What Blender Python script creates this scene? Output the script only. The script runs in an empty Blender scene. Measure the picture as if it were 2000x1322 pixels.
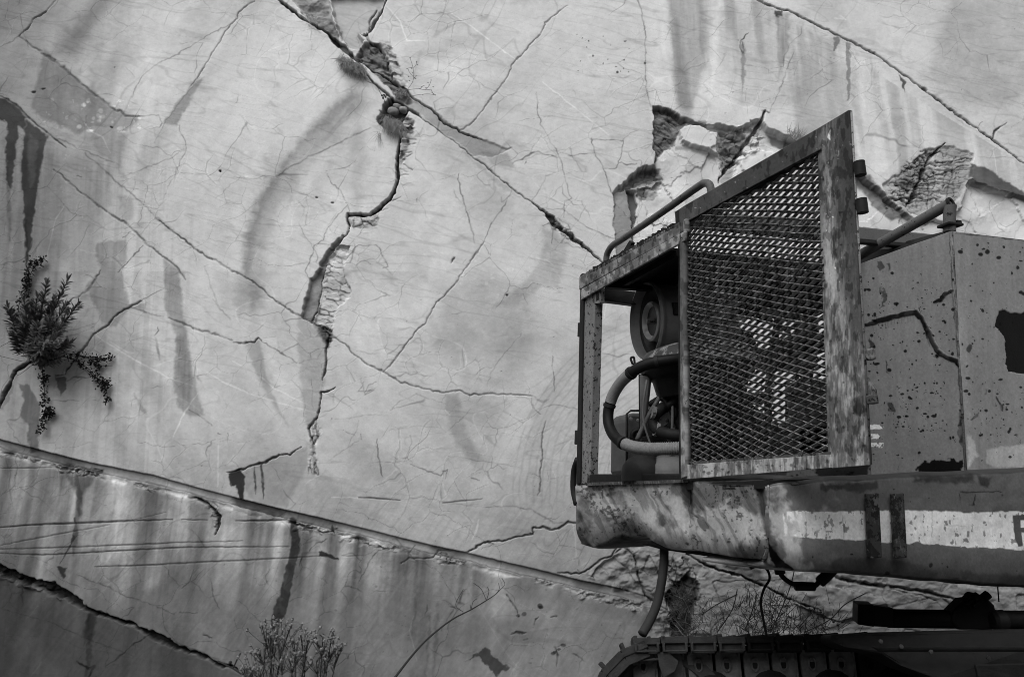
import bpy, math, random
import numpy as np
from mathutils import Vector, Matrix
random.seed(7)
R = math.radians
scene = bpy.context.scene
COL = scene.collection

# ---------------------------------------------------------------- camera
F, PITCH, ROLL, EYE = 1430.0, R(11.4), R(2.2), 1.6     # focal length in photo pixels (2000 wide)
fw = Vector((0, math.cos(PITCH), math.sin(PITCH)))
up0 = Vector((0, -math.sin(PITCH), math.cos(PITCH)))
rt = Vector((math.cos(ROLL), 0, 0)) - math.sin(ROLL) * up0
up = math.cos(ROLL) * up0 + Vector((math.sin(ROLL), 0, 0))
cam = bpy.data.cameras.new('camera'); camo = bpy.data.objects.new('camera', cam); COL.objects.link(camo)
cam.sensor_width = 36; cam.lens = 36 * F / 2000; cam.clip_start = 0.05; cam.clip_end = 500
M = Matrix((rt, up, -fw)).transposed().to_4x4(); M.translation = Vector((0, 0, EYE))
camo.matrix_world = M
scene.camera = camo

# ---------------------------------------------------------------- world, sun, exposure
SUN_EL, SUN_AZ = R(52), R(205)
w = bpy.data.worlds.new('World'); scene.world = w; w.use_nodes = True
nt = w.node_tree; nt.nodes.clear()
sky = nt.nodes.new('ShaderNodeTexSky'); sky.sky_type = 'NISHITA'; sky.sun_disc = False
sky.sun_elevation = SUN_EL; sky.sun_rotation = SUN_AZ; sky.air_density = 1.0; sky.dust_density = 4.0
bw = nt.nodes.new('ShaderNodeRGBToBW'); bg = nt.nodes.new('ShaderNodeBackground'); bg.inputs[1].default_value = 0.15
out = nt.nodes.new('ShaderNodeOutputWorld')
nt.links.new(sky.outputs[0], bw.inputs[0]); nt.links.new(bw.outputs[0], bg.inputs[0]); nt.links.new(bg.outputs[0], out.inputs[0])
sl = bpy.data.lights.new('sun', 'SUN'); sl.energy = 0.75; sl.angle = R(40); so = bpy.data.objects.new('sun', sl); COL.objects.link(so)
sd = Vector((math.sin(SUN_AZ) * math.cos(SUN_EL), math.cos(SUN_AZ) * math.cos(SUN_EL), math.sin(SUN_EL)))   # towards the sun
so.rotation_euler = sd.to_track_quat('Z', 'Y').to_euler(); so.location = sd * 30
scene.cycles.filter_width = 0.95; scene.cycles.use_denoising = True
vs = scene.view_settings; vs.view_transform = 'Standard'; vs.look = 'None'; vs.gamma = 1; vs.exposure = 0.35

# ---------------------------------------------------------------- geometry of sight lines: measured pixels -> places in the world
def sight(px, py):
    d = rt * ((px - 1000) / F) + up * ((661 - py) / F) + fw
    return d
def P(px, py, Y):
    d = sight(px, py); k = Y / d.y
    return Vector((d.x * k, Y, EYE + d.z * k))
class Plane:                      # a vertical plane through a point, running along a plan direction
    def __init__(s, p, d): s.p = Vector((p[0], p[1])); s.d = Vector((d[0], d[1])).normalized()
    def at(s, px, py):
        d = sight(px, py); a = d.x / d.y
        t = (a * s.p.y - s.p.x) / (s.d.x - a * s.d.y)
        return P(px, py, s.p.y + t * s.d.y)
def atZ(px, py, z):
    d = sight(px, py); k = (z - EYE) / d.z
    return Vector((d.x * k, d.y * k, z))
def project(X, Y, Z):
    dx, dy, dz = X, Y, Z - EYE
    a = dx * rt.x + dy * rt.y + dz * rt.z; b = dx * up.x + dy * up.y + dz * up.z; c = dx * fw.x + dy * fw.y + dz * fw.z
    return 1000 + F * a / c, 661 - F * b / c

# ---------------------------------------------------------------- noise (numpy)
_T = {}
def vnoise(x, y, seed=0):
    if seed not in _T: _T[seed] = np.random.default_rng(seed).random((256, 256)).astype(np.float32)
    T = _T[seed]
    xi = np.floor(x).astype(np.int32); yi = np.floor(y).astype(np.int32)
    fx = (x - xi).astype(np.float32); fy = (y - yi).astype(np.float32)
    fx = fx * fx * (3 - 2 * fx); fy = fy * fy * (3 - 2 * fy)
    x0 = xi & 255; x1 = (xi + 1) & 255; y0 = yi & 255; y1 = (yi + 1) & 255
    return (T[y0, x0] * (1 - fx) + T[y0, x1] * fx) * (1 - fy) + (T[y1, x0] * (1 - fx) + T[y1, x1] * fx) * fy
def fbm(x, y, o=4, seed=0):
    a, s, t = 1.0, 0, 0
    for i in range(o):
        s = s + a * vnoise(x * 2 ** i + 17.3 * i, y * 2 ** i + 9.1 * i, seed + i); t += a; a *= .5
    return s / t
def cells(x, y, seed=0):          # distance between nearest and second nearest cell point
    rng = np.random.default_rng(seed); A = rng.random((256, 256)); B = rng.random((256, 256)); Cc = rng.random((256, 256))
    xi = np.floor(x).astype(int); yi = np.floor(y).astype(int)
    f1 = np.full(x.shape, 9.0); f2 = np.full(x.shape, 9.0); idv = np.zeros(x.shape)
    for i in (-1, 0, 1):
        for j in (-1, 0, 1):
            a = (xi + i) & 255; b = (yi + j) & 255
            d = np.hypot(xi + i + A[b, a] - x, yi + j + B[b, a] - y)
            n = d < f1
            f2 = np.where(n, f1, np.minimum(f2, d)); f1 = np.where(n, d, f1); idv = np.where(n, Cc[b, a], idv)
    return f2 - f1, idv
def sstep(a, b, x):
    t = np.clip((x - a) / (b - a), 0, 1); return t * t * (3 - 2 * t)

class Paint:
    """tone (albedo) and relief of one surface; features are given where they were measured"""
    kk = 1.0
    def __init__(s, PX, PY, seed=0):
        s.PX, s.PY = PX, PY; s.T = np.ones(PX.shape); s.H = np.zeros(PX.shape)
        s.W1 = (fbm(PX / 45, PY / 45, 3, seed + 50) - .5) * 16; s.W2 = (fbm(PX / 45, PY / 45, 3, seed + 60) - .5) * 16
        s.w1 = (fbm(PX / 9, PY / 9, 3, seed + 70) - .5) * 6; s.w2 = (fbm(PX / 9, PY / 9, 3, seed + 80) - .5) * 6
        s.N = fbm(PX / 14, PY / 14, 3, seed + 90)
        s.rmin = PY.min(1); s.rmax = PY.max(1); s.cmin = PX.min(0); s.cmax = PX.max(0)
    def sl(s, x0, y0, x1, y1):
        r = np.nonzero((s.rmax >= y0) & (s.rmin <= y1))[0]; c = np.nonzero((s.cmax >= x0) & (s.cmin <= x1))[0]
        if len(r) == 0 or len(c) == 0: return None
        return slice(r[0], r[-1] + 1), slice(c[0], c[-1] + 1)
    def _sub(s, pts, m, wob):
        xs = [p[0] for p in pts]; ys = [p[1] for p in pts]
        k = s.sl(min(xs) - m, min(ys) - m, max(xs) + m, max(ys) + m)
        if k is None: return None
        return k, s.PX[k] + wob * s.w1[k], s.PY[k] + wob * s.w2[k]
    def line(s, pts, w=2.0, mul=.4, dep=0.0, soft=1.4, wob=1.0, brk=.5, taper=True):
        ws = [p[2] if len(p) > 2 else w for p in pts]
        q = s._sub(pts, max(ws) + soft * 2 + 8, wob)
        if q is None: return
        k, X, Y = q; sd = np.full(X.shape, 1e6)
        n = len(pts) - 1
        for i in range(n):
            (ax, ay), (bx, by) = pts[i][:2], pts[i + 1][:2]; dx, dy = bx - ax, by - ay; L = dx * dx + dy * dy + 1e-9
            t = np.clip(((X - ax) * dx + (Y - ay) * dy) / L, 0, 1)
            wa = ws[i] * (.4 if taper and i == 0 else 1); wb = ws[i + 1] * (.3 if taper and i == n - 1 else 1)
            d = np.hypot(X - ax - t * dx, Y - ay - t * dy) - .5 * (wa + (wb - wa) * t)
            np.minimum(sd, d, out=sd)
        m = 1 - sstep(-soft * .5, soft, sd)
        m = m * (1 - brk * sstep(.45, .62, s.N[k]) * .9)
        s.T[k] *= 1 - (1 - mul) * m
        if dep: s.H[k] -= dep * m
    def sdf(s, pts, X, Y):
        sd = np.full(X.shape, 1e6); ins = np.zeros(X.shape, bool); n = len(pts)
        for i in range(n):
            (ax, ay), (bx, by) = pts[i][:2], pts[(i + 1) % n][:2]; dx, dy = bx - ax, by - ay
            t = np.clip(((X - ax) * dx + (Y - ay) * dy) / (dx * dx + dy * dy + 1e-9), 0, 1)
            np.minimum(sd, np.hypot(X - ax - t * dx, Y - ay - t * dy), out=sd)
            if dy: ins ^= ((ay > Y) != (by > Y)) & (X < dx * (Y - ay) / dy + ax)
        return np.where(ins, -sd, sd)
    def poly(s, pts, mul=.75, soft=4, dep=0.0, dsoft=None, wob=1.5, streak=0., mott=.2, rough=0.):
        q = s._sub(pts, soft * 2 + 14, wob); mul = mul ** s.kk if mul < 1 else mul
        if q is None: return
        k, X, Y = q; sd = s.sdf(pts, X, Y)
        m = 1 - sstep(-soft, soft * .6, sd)
        if streak: m = m * (1 - streak * fbm(s.PX[k] / 6, s.PY[k] / 110, 3, 311))
        if mott: m = m * (1 - mott * fbm(s.PX[k] / 22, s.PY[k] / 22, 4, 331))
        s.T[k] *= 1 - (1 - mul) * m
        if dep or rough:
            h = 1 - sstep(-(dsoft or soft), (dsoft or soft) * .3, sd)
            s.H[k] -= h * dep
            if rough: s.H[k] += h * rough * (fbm(s.PX[k] / 26, s.PY[k] / 18, 5, 351) - .5)
    def crackle(s, pts, sx=14, sy=10, mul=.45, wd=.09, ang=0., soft=6, rough=.03, dark=0., seed=5, step=.4):
        q = s._sub(pts, 20, 2)
        if q is None: return
        k, X, Y = q; m = 1 - sstep(-soft, soft * .3, s.sdf(pts, X, Y))
        c, sn = math.cos(ang), math.sin(ang); x = s.PX[k] + s.w1[k] * .9; y = s.PY[k] + s.w2[k] * .9
        e, idv = cells((x * c + y * sn) / sx, (-x * sn + y * c) / sy, seed)
        g = 1 - sstep(wd * .35, wd * 1.4, e)
        g = g * sstep(.25, .6, fbm(s.PX[k] / 10, s.PY[k] / 10, 2, seed + 3))
        s.T[k] *= 1 - m * (1 - mul) * g
        s.T[k] *= 1 - m * dark * idv
        s.H[k] += m * (rough * (idv - .5) * step * 2 + rough * (fbm(s.PX[k] / 20, s.PY[k] / 14, 5, seed + 9) - .5) - .004 * g)
    def blobs(s, area, n, r0, r1, mul, seed, asp=1.0, dep=0, vert=0.):
        rg = random.Random(seed); x0, y0, x1, y1 = area
        for _ in range(n):
            x, y = rg.uniform(x0, x1), rg.uniform(y0, y1); r = r0 + (r1 - r0) * rg.random() ** 3
            k = s.sl(x - r * 3 - 6, y - r * 3 - 6, x + r * 3 + 6, y + r * 3 + 6)
            if k is None: continue
            a = rg.uniform(.6, 1.5) * asp
            d = np.hypot((s.PX[k] + s.w1[k] * .6 - x) / a, (s.PY[k] + s.w2[k] * .6 - y) * (a if a > 1 else 1)) / r
            m = 1 - sstep(.75, 1.15, d)
            if vert: 
                t = (s.PY[k] - y) / (r * 3); m = np.maximum(m, vert * (1 - sstep(.2, .6, np.abs(s.PX[k] - x) / r)) * (t > 0) * np.clip(1 - t, 0, 1))
            s.T[k] *= 1 - (1 - mul) * m
            if dep: s.H[k] -= dep * m

# ---------------------------------------------------------------- mesh building
def mesh_np(name, V, Fq, tone=None):
    me = bpy.data.meshes.new(name); V = np.ascontiguousarray(V, dtype=np.float32); Fq = np.ascontiguousarray(Fq, dtype=np.int32)
    n = len(Fq); me.vertices.add(len(V)); me.vertices.foreach_set('co', V.ravel())
    me.loops.add(n * 4); me.loops.foreach_set('vertex_index', Fq.ravel())
    me.polygons.add(n); me.polygons.foreach_set('loop_start', np.arange(0, n * 4, 4, dtype=np.int32))
    me.polygons.foreach_set('loop_total', np.full(n, 4, dtype=np.int32))
    me.polygons.foreach_set('use_smooth', np.ones(n, dtype=bool))
    if tone is not None:
        at = me.attributes.new('tone', 'FLOAT', 'POINT'); at.data.foreach_set('value', np.ascontiguousarray(tone, dtype=np.float32).ravel())
    me.update(calc_edges=True)
    return me
def gridfaces(nr, nc):
    i = (np.arange(nr - 1)[:, None] * nc + np.arange(nc - 1)[None]).ravel()
    return np.stack([i, i + 1, i + nc + 1, i + nc], 1)
def tag(o, label=None, cat=None, group=None, kind=None):
    if label: o['label'] = label
    if cat: o['category'] = cat
    if group: o['group'] = group
    if kind: o['kind'] = kind
    return o
def empty(name, loc, label=None, cat=None, group=None):
    o = bpy.data.objects.new(name, None); COL.objects.link(o); o.location = loc; o.empty_display_size = .2
    return tag(o, label, cat, group)
def org(o):
    v = Vector((0, 0, 0))
    while o is not None: v += o.location; o = o.parent
    return v
def link(name, me, mat, parent=None):
    o = bpy.data.objects.new(name, me); COL.objects.link(o); me.materials.append(mat)
    if parent is not None: o.parent = parent
    return o
class MB:
    def __init__(s): s.v = []; s.f = []
    def face(s, pts):
        b = len(s.v); s.v += [Vector(p) for p in pts]; s.f.append(list(range(b, b + len(pts))))
    def prism(s, pts, off):
        n = len(pts); b = len(s.v); off = Vector(off); s.v += [Vector(p) for p in pts] + [Vector(p) + off for p in pts]
        s.f.append([b + i for i in range(n)][::-1]); s.f.append([b + n + i for i in range(n)])
        for i in range(n): j = (i + 1) % n; s.f.append([b + i, b + j, b + n + j, b + n + i])
        return s
    def beam(s, a, c, w, h, upv=(0, 0, 1)):
        a, c = Vector(a), Vector(c); d = (c - a).normalized(); u = Vector(upv); r = d.cross(u)
        if r.length < 1e-4: r = d.cross(Vector((0, 1, 0)))
        r.normalize(); u = r.cross(d).normalized()
        return s.prism([a + r * w / 2 + u * h / 2, a - r * w / 2 + u * h / 2, a - r * w / 2 - u * h / 2, a + r * w / 2 - u * h / 2], c - a)
    def box(s, c, sx, sy, sz, ax=None):
        c = Vector(c); X, Y, Z = ax or (Vector((1, 0, 0)), Vector((0, 1, 0)), Vector((0, 0, 1)))
        return s.prism([c - X * sx / 2 - Y * sy / 2 - Z * sz / 2, c + X * sx / 2 - Y * sy / 2 - Z * sz / 2, c + X * sx / 2 + Y * sy / 2 - Z * sz / 2, c - X * sx / 2 + Y * sy / 2 - Z * sz / 2], Z * sz)
    def tube(s, pts, r, n=10, cap=True):
        pts = [Vector(p) for p in pts]; m = len(pts); rr = r if isinstance(r, (list, tuple)) else [r] * m
        b = len(s.v); t0 = (pts[1] - pts[0]).normalized(); u = t0.orthogonal().normalized(); pt = t0
        for i, p in enumerate(pts):
            t = (pts[min(i + 1, m - 1)] - pts[max(i - 1, 0)]).normalized()
            q = pt.rotation_difference(t); u = (q @ u); u = (u - t * u.dot(t)).normalized(); w_ = t.cross(u); pt = t
            for k in range(n):
                a = 2 * math.pi * k / n; s.v.append(p + (u * math.cos(a) + w_ * math.sin(a)) * rr[i])
        for i in range(m - 1):
            for k in range(n):
                l = (k + 1) % n; s.f.append([b + i * n + k, b + i * n + l, b + (i + 1) * n + l, b + (i + 1) * n + k])
        if cap: s.f.append([b + k for k in range(n)][::-1]); s.f.append([b + (m - 1) * n + k for k in range(n)])
        return s
    def lathe(s, c, ax, prof, n=40, cap=True):      # prof: (distance along the axis, radius)
        ax = Vector(ax).normalized(); c = Vector(c); u = ax.orthogonal().normalized(); w_ = ax.cross(u); b = len(s.v); m = len(prof)
        for (d, r) in prof:
            for k in range(n):
                a = 2 * math.pi * k / n; s.v.append(c + ax * d + (u * math.cos(a) + w_ * math.sin(a)) * r)
        for i in range(m - 1):
            for k in range(n):
                l = (k + 1) % n; s.f.append([b + i * n + k, b + i * n + l, b + (i + 1) * n + l, b + (i + 1) * n + k])
        if cap and prof[0][1] > 1e-4: s.f.append([b + k for k in range(n)][::-1])
        if cap and prof[-1][1] > 1e-4: s.f.append([b + (m - 1) * n + k for k in range(n)])
        return s
    def build(s, name, mat, parent=None, smooth=False, bevel=0, origin=None):
        me = bpy.data.meshes.new(name); o0 = org(parent) if parent is not None else Vector(origin or (0, 0, 0))
        me.from_pydata([v - o0 for v in s.v], [], s.f); me.update()
        import bmesh
        bm = bmesh.new(); bm.from_mesh(me); bmesh.ops.recalc_face_normals(bm, faces=bm.faces); bm.to_mesh(me); bm.free()
        if smooth: me.polygons.foreach_set('use_smooth', [True] * len(me.polygons))
        o = link(name, me, mat, parent)
        if parent is None: o.location = o0
        if bevel:
            b = o.modifiers.new('bevel', 'BEVEL'); b.width = bevel; b.segments = 2; b.limit_method = 'ANGLE'; b.angle_limit = R(40)
        if smooth == 'auto': 
            try: me.set_sharp_from_angle(angle=R(38))
            except Exception: pass
        return o
def curve(pts, n=8):              # Catmull-Rom through the points
    pts = [Vector(p) for p in pts]; q = [pts[0] * 2 - pts[1]] + pts + [pts[-1] * 2 - pts[-2]]; o_ = []
    for i in range(1, len(q) - 2):
        a, b, c, d = q[i - 1:i + 3]
        for k in range(n):
            t = k / n; o_.append(.5 * ((2 * b) + (c - a) * t + (2 * a - 5 * b + 4 * c - d) * t * t + (3 * b - a - 3 * c + d) * t ** 3))
    o_.append(pts[-1]); return o_

def sheet(name, fn, nu, nv, mat, parent, paint=None, thick=.006, relief=None, base=1.0, seed=3):
    """curved plate fn(u,v)->point, painted with worn paint, given real thickness"""
    us = np.linspace(0, 1, nu); vv = np.linspace(0, 1, nv); V = np.zeros((nv, nu, 3))
    for j, v in enumerate(vv):
        for i, u in enumerate(us): V[j, i] = fn(u, v)
    return sheet_np(name, V, mat, parent, paint, thick, base, seed)
def sheet_np(name, V, mat, parent, paint=None, thick=.006, base=1.0, seed=3):
    nv, nu = V.shape[:2]; px, py = project(V[..., 0], V[..., 1], V[..., 2])
    p = Paint(px, py, seed)
    if paint: paint(p)
    p.T *= 1 + .34 * (fbm(px / 3.2, py / 4.2, 3, seed + 7) - .5)
    if np.abs(p.H).max() > 0:
        du = np.gradient(V, axis=1); dv = np.gradient(V, axis=0); N = np.cross(du, dv); N /= np.linalg.norm(N, axis=2, keepdims=True) + 1e-9
        cam_ = np.array([0, 0, EYE]); sgn = np.sign(((cam_ - V) * N).sum(2))[..., None]; V = V + N * sgn * p.H[..., None]
    o0 = org(parent); me = mesh_np(name, (V - np.array(o0)).reshape(-1, 3), gridfaces(nv, nu), p.T * base)
    o = link(name, me, mat, parent)
    if thick:
        mo = o.modifiers.new('solid', 'SOLIDIFY'); mo.thickness = thick; mo.offset = 0
    return o
def quad(a, b, c, d):             # bilinear: a b top, d c bottom
    a, b, c, d = map(np.array, (a, b, c, d))
    return lambda u, v: (a * (1 - u) + b * u) * (1 - v) + (d * (1 - u) + c * u) * v
def quad_np(a, b, c, d, nu, nv):
    u = np.linspace(0, 1, nu)[None, :, None]; v = np.linspace(0, 1, nv)[:, None, None]
    a, b, c, d = [np.array(q)[None, None] for q in (a, b, c, d)]
    return (a * (1 - u) + b * u) * (1 - v) + (d * (1 - u) + c * u) * v

# ---------------------------------------------------------------- materials
def mat_new(name):
    m = bpy.data.materials.new(name); m.use_nodes = True; n = m.node_tree; return m, n, n.nodes['Principled BSDF']
def math_(n, op, a, b=None, c=None, clamp=False):
    x = n.nodes.new('ShaderNodeMath'); x.operation = op; x.use_clamp = clamp
    for i, q in enumerate((a, b, c)):
        if q is None: continue
        if isinstance(q, (int, float)): x.inputs[i].default_value = q
        else: n.links.new(q, x.inputs[i])
    return x.outputs[0]
def noise_(n, scale, detail=4, rough=.6, vec=None, stretch=None):
    t = n.nodes.new('ShaderNodeTexNoise'); t.inputs['Scale'].default_value = scale; t.inputs['Detail'].default_value = detail; t.inputs['Roughness'].default_value = rough
    if vec is not None:
        if stretch:
            mp = n.nodes.new('ShaderNodeMapping'); mp.inputs['Scale'].default_value = stretch; n.links.new(vec, mp.inputs['Vector']); vec = mp.outputs[0]
        n.links.new(vec, t.inputs['Vector'])
    return t.outputs['Fac']
def ramp_(n, fac, a, b):
    x = n.nodes.new('ShaderNodeMapRange'); x.interpolation_type = 'SMOOTHSTEP'; x.inputs['From Min'].default_value = a; x.inputs['From Max'].default_value = b
    n.links.new(fac, x.inputs['Value']); return x.outputs[0]
def geo_(n):
    g = n.nodes.new('ShaderNodeNewGeometry'); return g.outputs['Position']
def finish(n, bs, val, rough, bump, dist, metal=0.0):
    cc = n.nodes.new('ShaderNodeCombineColor')
    for i in range(3): n.links.new(val, cc.inputs[i])
    n.links.new(cc.outputs[0], bs.inputs['Base Color'])
    if isinstance(rough, float): bs.inputs['Roughness'].default_value = rough
    else: n.links.new(rough, bs.inputs['Roughness'])
    bs.inputs['Metallic'].default_value = metal
    if bump is not None:
        b = n.nodes.new('ShaderNodeBump'); b.inputs['Strength'].default_value = 1.0; b.inputs['Distance'].default_value = dist
        n.links.new(bump, b.inputs['Height']); n.links.new(b.outputs[0], bs.inputs['Normal'])
def mat_rock(name, base):
    m, n, bs = mat_new(name); pos = geo_(n)
    a = n.nodes.new('ShaderNodeAttribute'); a.attribute_name = 'tone'
    g = noise_(n, 60, 6, .75, pos); g2 = noise_(n, 7, 5, .6, pos)
    v = math_(n, 'MULTIPLY', a.outputs['Fac'], math_(n, 'MULTIPLY_ADD', g, .30, .85))
    v = math_(n, 'MULTIPLY', v, math_(n, 'MULTIPLY_ADD', g2, .16, .92))
    v = math_(n, 'MULTIPLY', v, base)
    finish(n, bs, v, .8, math_(n, 'ADD', math_(n, 'MULTIPLY', g, .22), g2), .005)
    bs.inputs['Specular IOR Level'].default_value = .25
    return m
def mat_paint(name, base, chips=.62, rust=.03, scale=16, rough=.55, grime=.35, tone=False, edge=.02, streak=.25, light=0., speck=.71):
    """old paint: fine mottling, rain streaks, chips down to dark rust"""
    m, n, bs = mat_new(name); pos = geo_(n)
    v = noise_(n, 4, 6, .65, pos); st = noise_(n, 14, 4, .6, pos, (1, 1, .08)); fine = noise_(n, 90, 4, .7, pos)
    x = math_(n, 'MULTIPLY_ADD', v, grime, 1 - grime / 2)
    x = math_(n, 'MULTIPLY', x, math_(n, 'MULTIPLY_ADD', st, streak, 1 - streak / 2))
    x = math_(n, 'MULTIPLY', x, math_(n, 'MULTIPLY_ADD', fine, .5, .75))
    x = math_(n, 'MULTIPLY', x, base)
    if light:
        lf = ramp_(n, noise_(n, scale * .8, 8, .75, pos, (1, 1, .5)), .5, .6)
        x = math_(n, 'MULTIPLY', x, math_(n, 'MULTIPLY_ADD', lf, light, 1))
    if tone:
        a = n.nodes.new('ShaderNodeAttribute'); a.attribute_name = 'tone'; x = math_(n, 'MULTIPLY', x, a.outputs['Fac'])
    c1 = ramp_(n, noise_(n, scale, 5, .72, pos), chips, chips + edge); c2 = ramp_(n, noise_(n, scale * 4, 3, .6, pos), speck, speck + edge)
    c = math_(n, 'MAXIMUM', c1, c2)
    mx = n.nodes.new('ShaderNodeMix'); n.links.new(c, mx.inputs[0]); n.links.new(x, mx.inputs[2])
    rv = math_(n, 'MULTIPLY_ADD', fine, rust * 1.2, rust * .4); n.links.new(rv, mx.inputs[3])
    bs.inputs['Specular IOR Level'].default_value = .09
    finish(n, bs, mx.outputs[0], math_(n, 'MULTIPLY_ADD', c, .3, rough, clamp=True), math_(n, 'SUBTRACT', math_(n, 'MULTIPLY', fine, .5), math_(n, 'MULTIPLY', c, .6)), .0016)
    return m
def mat_plain(name, base, rough=.7, var=.4, scale=12, bump=.002, spec=.14):
    m, n, bs = mat_new(name); pos = geo_(n); v = noise_(n, scale, 6, .7, pos)
    x = math_(n, 'MULTIPLY', math_(n, 'MULTIPLY_ADD', v, var * 2, 1 - var), base)
    finish(n, bs, x, rough, v, bump); bs.inputs['Specular IOR Level'].default_value = spec
    return m
MROCK = mat_rock('marble_rock', .62)
MBODY = mat_paint('old_body_paint', .20, chips=.74, rust=.015, tone=True, speck=.70, scale=13)
MHULL = mat_paint('counterweight_paint', .125, chips=.78, tone=True, streak=.35, speck=.78)
MWORN = mat_paint('worn_bare_metal', .22, chips=.56, rust=.035, scale=38, grime=.9, streak=.7, speck=.66)
MFRAME = mat_paint('frame_paint', .08, chips=.58, rust=.025, scale=40, grime=.9, light=1.2, speck=.66)
MDOOR = mat_paint('door_paint', .066, chips=.66, rust=.02, scale=42, grime=.5, tone=True, streak=.3, speck=.74)
MMESH = mat_paint('rusty_mesh_metal', .17, chips=.52, rust=.05, scale=40, grime=.9, light=.9, speck=.64)
MRAIL = mat_paint('handrail_paint', .11, chips=.62, rust=.025, scale=26, grime=.4, speck=.66)
MDARK = mat_plain('greasy_dark_steel', .018, .6, .6, 20)
MBLACK = mat_plain('black_rubber', .008, .55, .5, 30)
MTRACK = mat_plain('dusty_track_steel', .045, .75, .8, 18, .006)
MTRACKD = mat_plain('black_track_steel', .009, .7, .8, 18, .005)
MGREY = mat_plain('grey_engine_paint', .13, .5, .5, 14)
MHOSE = mat_plain('dusty_grey_hose', .19, .75, .4, 40)
MLEAF = mat_plain('dark_leaf', .12, .6, .6, 30, .001)
MLINK = mat_plain('dusty_chain', .11, .85, .9, 22, .006)
MLEAFD = mat_plain('dark_creeper_leaf', .022, .7, .4, 30, .001)
MSTEM = mat_plain('brown_stem', .04, .8, .4, 30, .001)
MDRY = mat_plain('dry_grass', .16, .8, .5, 20, .001)
MBLOOM = mat_plain('faded_bloom', .28, .8, .6, 60, .001)
MGROUND = mat_plain('quarry_ground', .09, .95, .6, 3, .02)
# ================================================================ the quarry face
WY = 6.0
def spaced(a, b, d, lo, hi):
    c = list(np.arange(a, b, d)); s, x = d, a
    L = []
    while x > lo: s = min(s * 1.35, .45); x -= s; L.append(x)
    Rr = []; s, x = d, c[-1]
    while x < hi: s = min(s * 1.35, .45); x += s; Rr.append(x)
    return np.array(L[::-1] + c + Rr)
DW = .0062
gx = spaced(-5.0, 5.3, DW, -16, 16); gz = spaced(.05, 6.45, DW, -.6, 11)
GX, GZ = np.meshgrid(gx, gz)
PX, PY = project(GX, WY, GZ)
p = Paint(PX, PY, 1); p.kk = 1.75
u, v_ = GX * 240, GZ * 240        # metres -> photo-sized units for the grain of the stone
# --- base tone and grain
p.T *= .93 + .16 * (fbm(u / 420, v_ / 420, 4, 11) - .5) * 2 * .5 + .05
p.T *= 1 + .18 * (fbm(u / 60, v_ / 60, 5, 21) - .5); p.T *= 1 + .22 * (fbm((u + v_ * .5) / 150, v_ / 210, 4, 22) - .5)
def veins(ang, sx, sy, seed, lo, hi, amt, mask):
    c, s = math.cos(ang), math.sin(ang); wx = (fbm(u / 90, v_ / 90, 3, seed + 7) - .5) * 60
    a = (u * c + v_ * s) / sx; b = (-u * s + v_ * c + wx * .4) / sy
    n = fbm(a, b, 2, seed); rdg = 1 - np.abs(2 * n - 1)
    return 1 - amt * sstep(lo, hi, rdg) * mask
m1 = sstep(.3, .62, fbm(u / 300, v_ / 300, 3, 31))
top = 1 - sstep(560, 820, PY)
p.T *= veins(R(-15), 230, 20, 41, .94, 1.0, .15, np.clip(top * 1.1 * (.35 + m1), 0, 1))
p.T *= veins(R(-22), 300, 34, 47, .965, 1.0, .12, top)
p.T *= veins(R(-8), 190, 30, 43, .965, 1.0, .13, .3 + .7 * m1 * (1 - top))
p.T *= veins(R(55), 200, 60, 45, .975, 1.0, .16, 1 - m1)
p.T *= 2 - veins(R(-32), 260, 120, 44, .99, 1.0, .14, m1)
p.T *= 1 + .17 * (fbm(u / 9, v_ / 6, 4, 23) - .5); p.T *= 1 + .06 * (fbm(u / 3.1, v_ / 2.9, 2, 26) - .5); p.T *= 1 - .07 * sstep(.55, .80, fbm(u / 34, v_ / 26, 5, 24))
rr_ = np.hypot(PX - 1000 + p.W1, PY - 530 + p.W2); aa_ = np.arctan2(PY - 530, PX - 1000)
p.T *= 1 + .44 * (fbm(rr_ / 46, aa_ * 2.2 + 9, 4, 25) - .5) * (1 - sstep(950, 1150, PX)) * sstep(60, 200, rr_)
del rr_, aa_
p.H += .03 * (fbm(u / 500, v_ / 500, 3, 51) - .5) + .004 * (fbm(u / 50, v_ / 50, 4, 52) - .5)
# brushed saw marks: fine scratches in the lower rock
low = sstep(820, 1050, PY)
p.T *= 1 + .20 * low * (fbm((u * .6 + v_ * .8) / 130, (-u * .8 + v_ * .6) / 4.5, 3, 61) - .5)
p.T *= 1 + .14 * low * (fbm(u / 12, v_ / 10, 4, 62) - .5)
# foot of the face and left side dirtied, with lower shade painted in
dirt_shade = sstep(700, 1300, PY + 90 * (fbm(u / 140, v_ / 90, 4, 63) - .5))
p.T *= 1 - .46 * dirt_shade
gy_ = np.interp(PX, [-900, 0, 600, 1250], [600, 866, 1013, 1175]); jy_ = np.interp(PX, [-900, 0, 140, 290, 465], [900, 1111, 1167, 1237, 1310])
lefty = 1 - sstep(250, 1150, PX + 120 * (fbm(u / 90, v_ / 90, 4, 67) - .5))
p.T *= 1 - .18 * lefty * sstep(-6, 6, PY - gy_); p.T *= 1 + 1.9 * (fbm((u - v_ * .12) / 26, v_ / 260, 5, 68) - .47) * sstep(0, 10, PY - gy_) * (1 - sstep(900, 1250, PX)) * (1 - .6 * sstep(1050, 1250, PY)); p.T *= 1 - .42 * sstep(-2, 8, PY - jy_) * (1 - sstep(380, 520, PX)); p.T *= 1 - .16 * lefty * sstep(1000, 1300, PY)  # lower left: grime and streaks, part of its shade painted in too
left = 1 - sstep(20, 300, PX + 140 * (fbm(u / 40, v_ / 260, 4, 64) - .5) + .1 * (PY - 500))
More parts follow.
